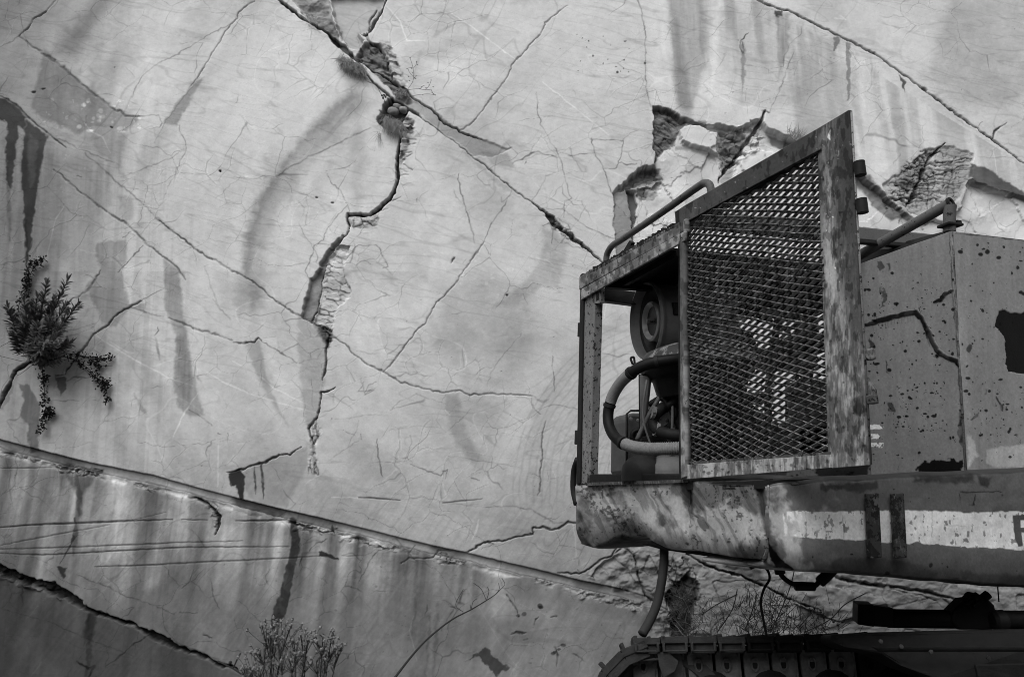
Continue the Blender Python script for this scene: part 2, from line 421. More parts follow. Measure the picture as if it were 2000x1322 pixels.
p.T *= 1 - .10 * (1 - sstep(0, 700, np.hypot(PX + 50, PY + 50) + p.W1 * 6))  # tone falls off towards the upper left corner
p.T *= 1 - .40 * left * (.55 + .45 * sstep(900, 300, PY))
# vertical rain streaks, right of the joint and left column
str_ = fbm((u + p.W1 * .6) / 30, v_ / 380, 5, 65)
reg = sstep(1235, 1300, PX) * (1 - sstep(430, 560, PY)); below = ((PX - 1482) * .62 < (PY - 0)) * 1.0
p.T *= 1 - .22 * reg * below * sstep(.36, .70, str_)
p.T *= 1 + .09 * reg * below * sstep(.62, .34, str_)
p.T *= 1 - .10 * (1 - sstep(300, 460, PX)) * sstep(.42, .7, fbm(u / 9, v_ / 300, 3, 66)) * sstep(230, 330, PY)
# --- curved bands left by the saw
def arc(cx, cy, r, w, a0, a1, mul, soft=18, tex=.4):
    d = np.hypot(PX - cx + p.W1 * .6, PY - cy + p.W2 * .6); a = np.degrees(np.arctan2(cy - PY, PX - cx)) % 360
    m = sstep(w / 2 + soft, w / 2 - soft * .3, np.abs(d - r)) * sstep(a0 - 6, a0 + 10, a) * (1 - sstep(a1 - 10, a1 + 6, a))
    m *= 1 - tex * fbm(u / 30, v_ / 30, 4, 71)
    p.T[:] *= 1 - (1 - mul) * m
p.poly([(700,160),(650,200),(600,248),(560,298),(538,338),(505,378),(478,450),(468,560),(480,620),(520,600),(525,480),(560,400),(590,345),(630,300),(680,250),(735,200)], .76, 24, mott=.3, wob=2)
p.poly([(690,172),(650,205),(600,252),(560,302),(536,344),(503,384),(478,456),(472,540),(490,540),(496,470),(520,400),(552,345),(590,290),(650,232),(700,190)], .78, 12, mott=.3, wob=2)
p.poly([(440,230),(560,120),(640,110),(600,200),(500,300)], 1.04, 30)
p.poly([(760,260),(900,300),(960,400),(900,500),(760,640),(700,600),(800,450)], 1.05, 40)
p.poly([(480,540),(505,540),(510,640),(540,760),(515,760),(485,660)], .9, 12)
p.poly([(190,-10),(235,-10),(180,60),(150,110),(95,110),(130,60)], .76, 22, mott=.4)
p.poly([(20,-10),(60,-10),(20,60),(0,80),(-60,80),(-60,-10)], .84, 25)
p.poly([(700,165),(720,300),(705,420),(690,420),(680,300)], .93, 12)
arc(1000, 640, 310, 10, 160, 200, .93, 6); arc(1000, 640, 330, 5, 160, 200, 1.06, 4)
for r in range(120, 360, 13):
    arc(1360, 960, r + 3 * math.sin(r), 2.4, 108, 186, .84, 1.6, .8)
for r in range(130, 330, 21):
    arc(1230, 1010, r, 2.2, 110, 170, .90, 1.6, .8)
# --- broad stains
S = p.poly
S([(85,95),(110,118),(150,150),(180,178),(230,212),(272,228),(262,245),(240,258),(190,245),(150,262),(70,225),(58,205),(72,150)], .66, 6, streak=.25, mott=.5)
S([(400,150),(375,190),(345,245),(315,242),(340,205),(365,175),(385,158)], .74, 4)
S([(285,250),(330,245),(310,300),(280,360),(255,380),(265,310)], .88, 8, streak=.5)
S([(190,235),(250,262),(235,330),(262,375),(225,330),(190,300),(175,270)], .78, 8, streak=.5)
S([(-10,183),(30,203),(52,230),(47,255),(35,245),(28,330),(22,372),(12,352),(11,240),(-10,232)], .30, 3, mott=.2)
S([(50,233),(95,266),(86,290),(78,340),(71,400),(66,425),(58,500),(51,540),(50,480),(44,400),(40,320),(45,262)], .34, 3, mott=.2)
S([(56,262),(74,275),(68,360),(58,372),(52,300)], 2.1, 5, mott=.6)
p.line([(14,330,9),(17,420,7),(20,470,3)], 7, .6, soft=4); p.line([(50,430,8),(52,500,6),(54,560,3)], 7, .5, soft=3)
S([(-10,240),(100,275),(122,350),(128,520),(138,640),(-10,660)], .80, 22, streak=.5)
S([(190,475),(215,472),(248,468),(248,505),(240,530),(248,575),(258,600),(225,640),(200,632),(182,590),(168,560),(198,525),(185,500)], .76, 4, streak=.3)
S([(185,300),(225,330),(215,400),(200,430),(180,395)], .84, 10, streak=.6)
S([(232,380),(262,385),(258,430),(240,440)], .82, 5, streak=.4)
S([(318,500),(352,530),(356,591),(364,640),(378,717),(388,762),(400,812),(372,815),(350,797),(341,755),(343,654),(322,598)], .70, 5, streak=.35)
S([(345,660),(362,650),(376,740),(372,790),(352,770)], .78, 6, streak=.5)
S([(478,668),(510,665),(515,700),(530,760),(565,832),(520,775),(500,730),(488,700)], .82, 5)
S([(455,520),(480,535),(482,600),(470,640),(455,600)], .88, 8, streak=.4)
S([(580,612),(640,652),(636,740),(625,800),(602,850),(590,780),(582,700)], .85, 6)
S([(35,748),(60,752),(80,790),(77,882),(58,885),(54,830),(38,812),(48,780)], .62, 3)
S([(108,735),(132,738),(130,760),(118,775)], .55, 2)
S([(1060,440),(1110,470),(1106,510),(1092,565),(1060,560),(1010,600),(960,600),(1010,560),(1048,520),(1060,480)], .83, 8, mott=.5)
S([(880,560),(960,520),(1045,560),(1060,640),(1030,740),(960,765),(840,690),(830,620)], .88, 30, mott=.6)
S([(860,340),(990,360),(1010,420),(960,470),(900,420)], .93, 22, mott=.6)
S([(690,280),(800,260),(900,290),(905,330),(760,350),(700,330)], .95, 22, mott=.6)
S([(1300,560),(1180,620),(1100,700),(1040,800),(1010,900),(1050,900),(1090,800),(1150,700),(1230,640)], .93, 20)
S([(868,768),(895,768),(912,840),(945,900),(920,905),(890,870),(872,820)], .82, 8, streak=.3)
S([(920,620),(1000,600),(1040,680),(1000,720)], .94, 20)
S([(150,560),(235,560),(300,700),(330,800),(230,760),(170,660)], .93, 18)
S([(640,260),(705,240),(735,320),(735,400),(700,420),(650,360)], .92, 24)
S([(850,760),(1000,780),(960,920),(900,960),(840,880)], .93, 22)
S([(90,300),(185,300),(215,520),(150,560),(105,480)], .85, 20, streak=.5)
S([(800,190),(845,215),(895,252),(940,272),(1000,292),(960,308),(925,306),(890,276),(866,261),(838,238),(810,219),(790,205)], .80, 3, dep=.012)
S([(935,290),(990,300),(1010,330),(960,322)], .85, 5)
S([(655,300),(700,250),(770,250),(770,262),(700,270)], .97, 6)
S([(1300,-10),(1372,-10),(1380,130),(1355,215),(1320,215),(1310,120)], .74, 10, streak=.3)
S([(1378,-10),(1412,-10),(1405,90),(1392,190),(1384,190),(1380,80)], 1.14, 6, mott=.2)
S([(1415,-10),(1490,0),(1560,40),(1650,80),(1640,150),(1560,210),(1440,210),(1400,120)], .88, 16, streak=.5)
S([(1512,22),(1530,22),(1530,32),(1515,34)], .3, 2)
S([(1515,25),(1545,28),(1540,90),(1530,130),(1522,160),(1518,90)], .72, 5, streak=.5)
S([(1652,82),(1662,84),(1662,140),(1659,200),(1655,200)], .66, 2)
S([(1628,70),(1642,75),(1634,100),(1630,98)], .6, 2)
S([(1755,143),(1768,155),(1768,182),(1760,165)], .36, 1.6)
S([(1675,95),(1690,110),(1690,230),(1700,330),(1670,330),(1668,200)], 1.15, 8, mott=.2)
S([(1715,130),(1745,150),(1735,260),(1745,340),(1700,340),(1712,220)], 1.12, 10, mott=.2)
S([(1850,-10),(2060,-10),(2060,160),(1960,210),(1880,215),(1800,150),(1830,60)], .82, 26, mott=.5)
S([(1560,-10),(1640,-10),(1660,60),(1600,40)], .92, 12)
S([(1445,85),(1456,84),(1456,150),(1450,190)], .72, 3)
# lighter runs and dark runs under the groove, lower left
S([(222,930),(262,945),(255,1000),(238,1080),(200,1110),(190,1100),(205,1050),(220,1000)], 1.5, 12, mott=.3)
S([(330,945),(380,970),(375,1030),(360,1090),(310,1150),(285,1150),(305,1060),(325,1000)], 1.5, 14, mott=.3)
S([(520,1010),(565,1015),(560,1080),(530,1120),(480,1160),(500,1080)], 1.20, 14, mott=.4)
S([(20,890),(60,895),(50,970),(10,990)], 1.12, 14)
S([(268,950),(325,960),(315,1010),(295,1090),(262,1110),(262,1000)], .84, 10, streak=.4)
S([(130,902),(205,918),(185,940),(164,965),(160,1010),(152,1010),(146,960),(130,930)], .55, 5, streak=.4)
p.line([(151,930,14),(156,970,9),(150,1020,7),(147,1060,8),(144,1085,4)], 9, .58, soft=3)
p.line([(147,1012,6),(149,1040,7),(140,1062,4),(118,1100,2)], 5, .35, soft=1.6)
S([(111,1104),(131,1108),(125,1130),(117,1118)], .34, 2)
p.line([(571,1012,12),(577,1040,15),(577,1069,15),(567,1111,17),(556,1160,20),(546,1195,24),(532,1226,22)], 18, .24, soft=2.4, brk=.15, wob=1.3)
p.line([(1255,1165,8),(1262,1200,9),(1250,1250,10),(1240,1280,16),(1236,1330,14)], 10, .62, soft=5)
S([(905,1293),(929,1277),(950,1264),(964,1278),(978,1293),(1000,1305),(980,1312),(967,1322),(953,1300),(934,1282)], .46, 2, wob=2.2)
S([(620,1074),(636,1076),(650,1084),(664,1090),(660,1094),(640,1088),(624,1086)], .25, 1.5)
S([(445,922),(470,915),(480,930),(476,974),(468,974),(460,945),(452,950)], .22, 2, mott=0.1)
p.line([(497,912,6),(499,940,5),(500,965,2)], 5, .25); p.line([(512,908,8),(514,945,5),(515,975,2)], 6, .25)
S([(472,920),(560,885),(600,870),(606,900),(560,990),(500,985),(480,960)], .86, 5)
p.line([(1265,800),(1262,900)], 6, .9, soft=5)
for (x, y0, y1, w_, m) in [(700,1040,1150,14,.86),(760,1060,1160,10,.85),(800,1070,1150,8,.8),(905,1095,1180,9,.82),(930,1100,1140,14,1.15),(985,1120,1160,16,1.12),(172,1200,1260,10,.55),(178,1240,1320,12,.6),(660,1070,1180,10,.9),(610,1020,1080,9,.88),(420,960,1060,8,.85),(855,1180,1330,8,.75),(815,1090,1240,6,.72),(840,1200,1330,5,.7)]:
    p.line([(x, y0, w_), (x - 4, (y0 + y1) / 2, w_ * .8), (x - 9, y1, w_ * .4)], w_, m, soft=4, wob=1.6)
rg = random.Random(4)
for _ in range(70):
    x, y = rg.uniform(-20, 1300), rg.uniform(900, 1330); L = rg.uniform(20, 90); a = rg.uniform(2.0, 2.6)
    p.line([(x, y), (x + L * math.cos(a), y + L * math.sin(a))], rg.uniform(.8, 2), rg.choice([.82, .88, 1.14, 1.2]), soft=1.6, wob=1)
# --- darker bands in the groove and the groove itself (a saw cut into the face)
G = [(-1500,500),(-700,690),(-60,852),(0,866),(80,887),(175,911),(301,936),(385,960),(455,978),(546,1001),(600,1013),(687,1034),(775,1056),(845,1073),(908,1086),(985,1105),(1055,1121),(1125,1139),(1212,1157),(1290,1180),(1330,1192)]
q = p._sub(G, 40, .25); k, X, Y = q
gy = np.interp(X, [a for a, b in G], [b for a, b in G]); d = (Y - gy)
inx = sstep(-1500, -1400, X) * (1 - sstep(1230, 1310, X))
d = d + (fbm(X / 20, Y / 400, 5, 84) - .42) * 9 * sstep(0, 5, d) * sstep(.38, .6, fbm(X / 70, Y / 400, 2, 85)); prof = np.clip(1 - (d / 8.5) ** 2, 0, 1) ** .5
p.H[k] -= .020 * prof * inx
lower = sstep(6, 9, d) * (1 - sstep(9, 60, d)); p.H[k] += .02 * lower * inx - .012 * sstep(-30, -9, d) * (1 - sstep(-9, -7, d)) * inx * 0
gm = (prof > 0) * inx; p.T[k] *= 1 - gm * (.20 + .12 * (fbm(X / 30, Y / 10, 3, 81) - .5)); p.T[k] *= 1 - .45 * inx * np.exp(-((d + 7.5) / 1.6) ** 2); p.T[k] *= 1 - .5 * inx * np.exp(-((d - 8) / 1.3) ** 2)
for x0, x1, mm in [(55, 165, .5), (455, 560, .22), (560, 660, .55), (0, 55, .8), (843, 905, .55), (1120, 1180, .6), (165, 300, .85)]:
    p.T[k] *= 1 - (1 - mm) * sstep(x0 - 8, x0 + 8, X) * (1 - sstep(x1 - 14, x1 + 14, X)) * (prof > 0) * (.7 + .3 * fbm(X / 9, Y / 5, 3, 83))
ch = sstep(.42, .6, fbm(X / 26, Y / 16, 4, 82)) * np.exp(-((d - 15) / 5.5) ** 2) * inx
p.T[k] *= 1 + .30 * ch; p.H[k] -= .010 * ch
p.crackle([(100,898),(205,918),(200,935),(120,925)], 7, 4, .4, .2, seed=8)
p.crackle([(262,938),(312,955),(308,965),(268,952)], 8, 3, .4, .2, seed=9)
p.crackle([(380,968),(430,985),(436,1010),(420,1040),(412,1000)], 9, 6, .5, .16, seed=10)
p.crackle([(560,1012),(660,1030),(655,1045),(575,1035)], 8, 4, .45, .2, seed=12)
p.crackle([(0,878),(100,896),(100,906),(0,890)], 9, 4, .5, .2, seed=15); p.crackle([(660,1040),(780,1068),(780,1080),(660,1054)], 10, 4, .5, .2, seed=16); p.crackle([(1130,1150),(1260,1176),(1250,1195),(1130,1168)], 10, 6, .6, .2, seed=17)
p.crackle([(848,1076),(915,1090),(910,1105),(855,1100)], 9, 5, .45, .2, seed=13)
p.crackle([(1045,1122),(1080,1132),(1075,1145),(1048,1140)], 7, 6, .55, .2, seed=14)
p.line([(565,1020,3),(590,1026,3),(640,1040,2)], 2.5, .35, .01); p.line([(846,1087,4),(855,1075,3),(880,1076,2)], 3, .25, .01)
p.line([(784,1100),(800,1090),(846,1088)], 2.5, .4, .01)

# --- broken ground along the upper joint
S([(560,-10),(640,-10),(650,40),(664,70),(660,95),(640,68),(600,38)], .74, 3, dep=.03, rough=.05)
S([(640,-10),(755,-10),(740,25),(725,60),(700,62),(712,78),(700,100),(675,92),(655,45)], .86, 3, dep=.055)
S([(575,0),(630,-5),(648,38),(668,60),(666,75),(640,62),(605,38)], .80, 4, rough=.04)
S([(752,0),(742,30),(728,60),(716,66),(722,45),(738,20)], .6, 3, dep=.05)
p.crackle([(702,85),(742,80),(765,85),(775,110),(790,150),(803,190),(780,195),(750,165),(712,130),(695,112)], 30, 8, .42, .14, ang=.35, rough=.045, dark=.4, seed=21)
S([(695,110),(712,82),(740,84),(760,120),(770,150),(790,180),(775,190),(745,160),(712,128)], .66, 5, dep=.05, rough=.05)
S([(766,180),(790,165),(806,200),(796,208),(775,200)], .62, 3, rough=.05)
MAINUP = [(535,-8,2),(560,12,3.5),(590,35,5),(610,45,4),(640,65,5),(655,80,9),(672,95,9),(694,115,5),(715,126,4),(740,140,3),(761,154,3.5),(780,168,2),(796,178,2),(804,190,1.6),(845,215,1.4),(866,238,1.6),(898,256,1.2),(940,272,1)]
p.line(MAINUP, 3, .10, .05, soft=1.4, brk=.2)
MAINLO = [(687,105,2),(722,154,1.5),(764,191,3),(791,210,5),(810,219,6),(822,230,3),(838,240,3),(866,262,1.6),(890,278,1.6),(922,306,1.7),(953,328,2),(985,357,2),(1013,378,2.4),(1041,397,2.4),(1065,416,3),(1079,434,6),(1107,456,5),(1125,470,7),(1139,481,5),(1160,497,2.5),(1178,513,2)]
p.line(MAINLO[:6], 2, .14, .035, soft=1.4, brk=.15); p.line([(a, b, c * .8) for a, b, c in MAINLO[5:14]], 2, .34, .016, soft=1.4, brk=.25); p.line(MAINLO[13:], 3, .14, .04, soft=1.4, brk=.1)
p.line([(1065,414,2),(1080,426,5),(1100,446,6)], 4, .1, .03); p.crackle([(1062,416),(1105,440),(1140,475),(1160,500),(1110,468),(1080,450)], 8, 6, .4, .2, seed=22)
p.line([(905,295),(953,340),(985,365),(1013,384)], 7, .84, soft=4)
S([(700,112),(722,150),(760,188),(735,175),(705,150),(690,125)], .8, 3)
p.line([(755,-5,4),(744,22,4),(733,45,3),(720,60,7),(712,68,6)], 4, .12, .05, brk=.1)
p.line([(733,14,3),(722,30,2.4),(718,52,3)], 2.5, .16, .03); p.line([(700,60,3),(715,68,4),(722,82,3),(740,94,2.5),(754,108,2)], 3, .18, .03)
p.line([(665,90,3),(655,72,2),(642,70,2)], 6, .6, soft=4)
# crevice with wedged stones and flaked edge
S([(764,190),(752,200),(735,234),(745,248),(770,262),(785,232),(800,218),(790,208)], .30, 3, dep=.14, mott=.1)
p.crackle([(742,240),(770,225),(800,222),(812,240),(808,262),(795,290),(790,318),(778,340),(776,300),(783,272)], 22, 7, .38, .2, ang=-.1, rough=.07, dark=.3, seed=23)
CRV = [(783,262,4),(782,273,5),(777,297,4),(775,322,5),(777,350,5),(771,371,5),(761,388,5),(747,400,6),(733,413,6),(719,420,4),(697,419,4),(680,419,4),(677,425,3),(681,440,2),(682,452,3)]
p.line(CRV, 4, .08, .06, brk=0.05)
for (x, y, l, a) in [(785,285,26,.2),(782,300,22,.1),(780,318,28,-.5),(779,330,18,-.4),(779,345,20,.2),(765,392,18,.4),(740,412,20,.3),(786,310,22,.5),(783,270,30,-.1)]:
    p.line([(x, y, 2.5), (x + l * math.cos(a), y - l * math.sin(a), 1)], 2, .45, .01, soft=2)
S([(679,420),(700,424),(735,416),(742,428),(735,445),(690,448),(684,440)], .80, 3, rough=.05); p.crackle([(679,420),(740,416),(738,440),(690,450)], 16, 7, .5, .14, seed=24)
# hollow with dark scar
S([(681,452),(655,470),(635,492),(620,527),(605,545),(598,580),(587,617),(610,632),(622,600),(626,560),(630,535),(642,500),(660,478)], .50, 2.2, dep=.05, dsoft=2, rough=.03, mott=.5)
S([(660,478),(682,480),(680,500),(672,520),(677,545),(686,572),(678,585),(662,600),(655,620),(648,650),(628,645),(612,628),(624,600),(628,540),(642,505)], .96, 3, dep=.03, rough=.03)
p.crackle([(650,480),(672,482),(680,500),(672,520),(677,545),(686,572),(678,585),(662,600),(655,620),(646,648),(625,638),(618,612),(628,560),(632,530)], 30, 11, .38, .13, ang=.25, rough=.02, seed=25)
p.line([(682,452,3),(665,468,3),(645,496,2.4),(628,540,2.2),(626,570,3),(618,610,4),(606,625,3)], 2.6, .2, .03)
p.line([(645,484),(660,478),(690,480)], 2, .35); p.crackle([(612,625),(652,640),(650,665),(640,672),(620,640)], 7, 5, .35, .25, dark=.5, seed=26)
S([(606,622),(650,645),(648,665),(640,690),(634,670)], .5, 4)
p.line([(643,655,5),(637,680,3),(638,710,3.5),(634,730,3),(628,744,1.5)], 3, .2, .02, brk=.1)
p.line([(655,757,2),(640,766,3),(627,767,2.5),(625,794,2),(620,815,3),(602,836,3),(605,850,2),(614,867,3)], 2.5, .25, .02, brk=.2)
p.line([(620,815,2),(616,835,2),(622,850,2),(612,868,3),(612,895,6),(622,925,3)], 3, .42, .01, soft=3)
p.crackle([(600,830),(625,825),(628,850),(615,880),(625,930),(600,925),(604,870)], 7, 14, .5, .15, seed=27)
p.line([(588,873,1.5),(567,887,2),(543,889,3),(518,903,4),(490,910,2.5),(472,917,3),(445,922,2)], 2.6, .22, .015, brk=.1)
p.line([(680,500),(700,480),(735,478),(743,490),(758,522),(748,523)], 1.5, .5); p.line([(712,508),(724,515)], 2, .4)
# --- right hand broken recess: fresh bright rock behind the old skin
REC = [(1275,206),(1298,208),(1322,226),(1345,232),(1365,242),(1400,240),(1440,248),(1470,236),(1490,232),(1502,250),(1540,262),(1580,300),(1640,330),(1680,338),(1720,368),(1762,405),(1790,430),(1850,430),(1880,400),(1893,350),(1960,372),(2040,390),(2040,560),(1190,560),(1204,500),(1198,440),(1196,376),(1222,350),(1246,326),(1278,321)]
q = p._sub(REC, 30, 1.6); k, X, Y = q; sdR = p.sdf(REC, X, Y); mR = 1 - sstep(-2.5, .5, sdR)
p.T[k] = p.T[k] * (1 - mR) + mR * (.98 + .12 * (fbm(X / 40, Y / 60, 4, 91) - .5) * 2 * .6)
p.H[k] -= mR * (.07 - .07 * (fbm(X / 90, Y / 70, 3, 92) - .4)); e, idv = cells((X + p.w1[k]) / 62, (Y + p.w2[k]) / 70, 93)
p.H[k] += mR * (idv - .5) * .022; p.T[k] *= 1 - mR * .15 * (1 - sstep(.02, .09, e))
S([(1276,206),(1300,208),(1345,232),(1336,250),(1322,262),(1322,280),(1300,290),(1284,312),(1278,318)], .42, 3, dep=.02, rough=.05, mott=.4)
p.crackle([(1276,206),(1300,208),(1340,232),(1322,262),(1300,290),(1280,312)], 24, 6, .40, .2, ang=.5, rough=.035, seed=31)
S([(1345,233),(1378,236),(1385,244),(1360,246),(1340,240)], .45, 3)
S([(1320,278),(1345,280),(1400,300),(1405,312),(1350,290),(1322,290)], .70, 4)
S([(1282,300),(1320,288),(1345,300),(1340,420),(1290,420),(1286,330)], 1.10, 6)
S([(1325,255),(1340,242),(1375,246),(1404,255),(1405,300),(1380,292),(1330,275)], 1.12, 3, dep=-.05)
S([(1408,252),(1455,250),(1462,262),(1452,290),(1432,318),(1415,335),(1405,300)], .50, 4, rough=.05, mott=.4)
p.crackle([(1406,250),(1480,240),(1500,262),(1490,285),(1430,330),(1408,330)], 14, 10, .5, .14, seed=32, rough=.06)
S([(1462,290),(1500,284),(1535,300),(1480,350),(1430,365),(1440,325)], 1.12, 4, dep=-.03)
S([(1500,255),(1545,268),(1590,300),(1560,296),(1512,276)], .46, 4, mott=.3)
S([(1498,270),(1530,286),(1536,300),(1505,285)], 1.16, 3)
S([(1246,328),(1280,322),(1300,345),(1270,352),(1235,362),(1205,372)], .46, 4, rough=.05, mott=.3)
p.crackle([(1246,328),(1290,325),(1295,372),(1262,388),(1240,370),(1215,366)], 18, 12, .55, .1, seed=33, rough=.07, dark=.3)
S([(1242,370),(1285,365),(1288,378),(1265,388),(1244,378)], .74, 3)
S([(1196,376),(1226,366),(1233,410),(1236,450),(1230,540),(1206,520),(1198,440)], .68, 2, dep=-.03)
S([(1226,366),(1240,370),(1248,392),(1246,420),(1238,440),(1240,540),(1226,540),(1236,450),(1233,410)], .42, 2, dep=.03)
p.crackle([(1270,410),(1310,415),(1320,440),(1270,470),(1250,440)], 26, 20, .6, .06, seed=34)
p.line([(1495,217,4),(1488,238,7),(1466,266,8),(1450,292,6),(1432,315,7),(1415,334,5),(1408,350,3)], 6, .30, .04, brk=.2, wob=1.6)
p.line([(1489,215),(1497,218),(1504,219)], 2.5, .3); p.line([(1551,98),(1535,140),(1525,172),(1509,205),(1504,219)], 1.4, .6)
S([(1412,330),(1440,322),(1432,345),(1420,360),(1410,350)], .8, 3)
for (x, y, l) in [(1420,335,22),(1418,345,26),(1424,325,20)]: p.line([(x, y), (x + l, y - 8)], 2, .6)
p.line([(1408,330),(1411,380),(1415,420)], 3, .7)
# crackled patch, right
CK = [(1725,358),(1778,322),(1810,290),(1862,284),(1905,300),(1900,340),(1875,385),(1862,405),(1800,425),(1765,410),(1735,388)]
S(CK, .86, 4, rough=.02, dep=.015)
p.crackle(CK, 13, 8, .72, .1, ang=.4, rough=.008, dark=.10, seed=35)
rg = random.Random(77); lp = lambda a, b, t: (a[0] + (b[0] - a[0]) * t, a[1] + (b[1] - a[1]) * t)
def frac(a0, a1, b0, b1, n, w0, w1, m0, jit=4):
    for i in range(n):
        t = (i + rg.uniform(.1, .9)) / n; a, b = lp(a0, a1, t), lp(b0, b1, t); s0 = rg.choice([0, 0, 0, .3]); s1 = rg.choice([1, 1, .8, .6]); pts = []
        for k in range(7): q = lp(a, b, s0 + (s1 - s0) * k / 6); pts.append((q[0] + rg.uniform(-jit, jit) * .5, q[1] + rg.uniform(-jit, jit) * .8, w0 + (w1 - w0) * k / 6 + rg.uniform(-.4, .6)))
        p.line(pts, 2, m0 + .25 * rg.random(), .006, soft=1.4, wob=1.5, brk=.45)
frac((1772,322),(1738,392),(1905,302),(1862,404), 13, 3.4, 1.4, .22); frac((1740,345),(1890,292),(1768,410),(1862,404), 9, 2.4, 1.6, .35, 5); frac((1800,292),(1735,385),(1850,300),(1780,410), 9, 3.6, 2.2, .18, 6)
p.crackle([(1745,335),(1810,290),(1830,300),(1800,360),(1770,380)], 11, 7, .25, .2, ang=.3, rough=.012, dark=.25, seed=37)
S([(1662,333),(1700,342),(1718,362),(1740,385),(1782,418),(1745,428),(1712,402),(1702,378),(1675,355)], .46, 4, rough=.03, mott=.35)
S([(1898,318),(1925,325),(1990,368),(2030,385),(2030,400),(1960,372),(1908,358),(1892,345)], .40, 3, mott=.2)
p.line([(1848,281,2),(1826,298,5),(1812,318,4),(1800,345,4),(1785,385,5),(1772,402,3)], 4, .28, .03, brk=.2, wob=1.6)
S([(1666,352),(1700,380),(1715,405),(1750,430),(1680,450),(1660,440)], 1.06, 4)
S([(1880,372),(1950,380),(2040,400),(2040,470),(1850,470)], 1.08, 4)
p.line([(1906,410),(1898,435),(1893,452)], 1.5, .6); p.line([(1880,395),(1905,412)], 1.4, .65); p.line([(1962,430),(1975,438),(2000,424)], 1.5, .6)
p.line([(1760,300),(1745,320)], 1.4, .7)

# --- cracks
def C(pts, w=2.0, mul=.4, dep=0.0, **k): p.line(pts, w, mul ** 1.2 if mul < 1 else mul, dep, **k)
# hair-thin healed joints all over the stone
e1, _ = cells((u + p.W1 * 2.4) / 150, (v_ + p.W2 * 2.4) / 105, 111); e2, _ = cells((u * .8 + v_ * .6 + p.W2 * 1.8) / 62, (v_ * .8 - u * .6 + p.W1 * 1.8) / 44, 112)
br_ = sstep(.44, .60, fbm(u / 70, v_ / 70, 3, 113)); br2 = sstep(.50, .66, fbm(u / 110, v_ / 90, 3, 114))
p.T *= 1 - .34 * br_ * (1 - sstep(.002, .016, e1)); p.T *= 1 - .26 * br2 * (1 - sstep(.004, .03, e2)); p.T *= 1 + .16 * br_ * br2 * (1 - sstep(.0, .02, np.abs(e2 - .09)))
del e1, e2, br_, br2, _
C([(1470,-5,3),(1482,0,4),(1495,8,4),(1517,16,2),(1548,23,3),(1580,40,3),(1615,58,2.5),(1660,80,2.5),(1702,101,2.5),(1737,124,2.5),(1765,145,2),(1797,168,2.4),(1825,189,2.6),(1860,215,2.2),(1895,241,2.4),(1940,273,2.4),(1972,297,1.6),(2010,325,1.4)], 2.4, .22, .02, brk=.25)
C([(1939,272,3),(1944,256,3),(1958,245,2),(1967,239,1.5)], 2.5, .25, .01); C([(1913,245),(1919,237)], 2, .5)
C([(1462,64,1.5),(1452,76,3),(1446,84,2)], 2.4, .3); C([(1446,84),(1445,94),(1450,105),(1453,90),(1450,82)], 1.6, .5)
C([(1398,140),(1410,120),(1416,108)], 1.4, .65)
C([(1245,-5),(1250,14,2.4),(1258,45),(1261,80),(1260,118),(1261,140),(1262,170),(1269,200),(1273,210)], 1.6, .55)
C([(1150,2),(1190,12),(1262,45)], 1.1, .85); C([(107,0),(92,20),(80,28),(65,38),(52,55),(37,68)], 2, .45, .01); C([(118,-5),(105,12),(98,22)], 1.3, .6)
C([(37,68),(25,80),(-20,100)], 1.2, .7)
C([(37,70),(75,99),(110,122),(150,155),(180,182),(215,208),(245,225),(272,228)], 2.6, .62, .01, soft=3)
C([(-10,181),(30,203),(55,230),(98,266),(130,290)], 2.2, .45, .015, soft=2)
C([(98,268),(130,277),(150,290),(190,305),(222,318)], 1.5, .62); C([(165,300),(205,333),(235,362),(262,382),(285,404),(310,430),(350,461),(370,475)], 2, .6, soft=2)
C([(105,330),(150,370),(190,400),(215,418),(241,433),(266,454),(283,475),(308,493),(336,514),(354,534),(362,546)], 2.4, .5, .01, soft=2)
C([(310,430),(350,461),(395,496),(430,515),(455,530),(472,538),(500,556),(525,577),(560,602),(588,619),(615,632),(645,655)], 2.2, .46, .01, soft=1.6)
C([(395,496),(370,482),(345,475)], 1, .75)
C([(646,657),(675,672),(687,689),(719,712),(750,727),(785,747),(827,759),(866,766),(897,762),(918,771),(967,769),(1037,773)], 2.2, .45, .008, soft=1.6, brk=.3)
C([(690,682),(720,690),(735,692)], 1.1, .75); C([(750,727),(790,728),(820,727)], 1, .75)
C([(645,660),(620,700),(584,708)], 1.2, .7)
C([(505,-5),(485,8),(465,25),(460,40),(440,60),(420,95),(395,135),(382,155),(368,172)], 1.8, .45, .006, brk=.3)
C([(455,45),(420,62),(380,85),(335,112),(305,125),(280,145),(264,170),(257,190)], 1.3, .62)
C([(390,150),(350,200),(320,240),(300,280)], 1.2, .75)
C([(270,226),(310,224),(315,240),(310,248),(290,252)], 1.5, .55); C([(350,245),(350,255),(360,275),(364,290),(352,312),(350,325)], 1.4, .6); C([(364,290),(330,310),(290,325),(240,345)], 1.1, .72)
C([(350,320),(340,345),(325,370),(315,400)], 1, .78)
C([(455,345),(500,350),(520,343),(532,343)], 1.2, .65); C([(540,345),(560,330),(600,308),(650,285),(700,260),(725,250)], 2, .62, soft=2)
C([(555,345),(575,355)], 1.2, .7); C([(640,340),(645,355),(665,372),(676,395),(684,413)], 1.2, .55)
C([(680,400),(660,420),(640,445),(630,470),(615,480),(605,510),(597,530),(603,545)], 1.4, .6)
C([(648,452),(640,440),(660,415)], 1, .8); C([(420,388),(440,370),(470,345)], 1, .8)
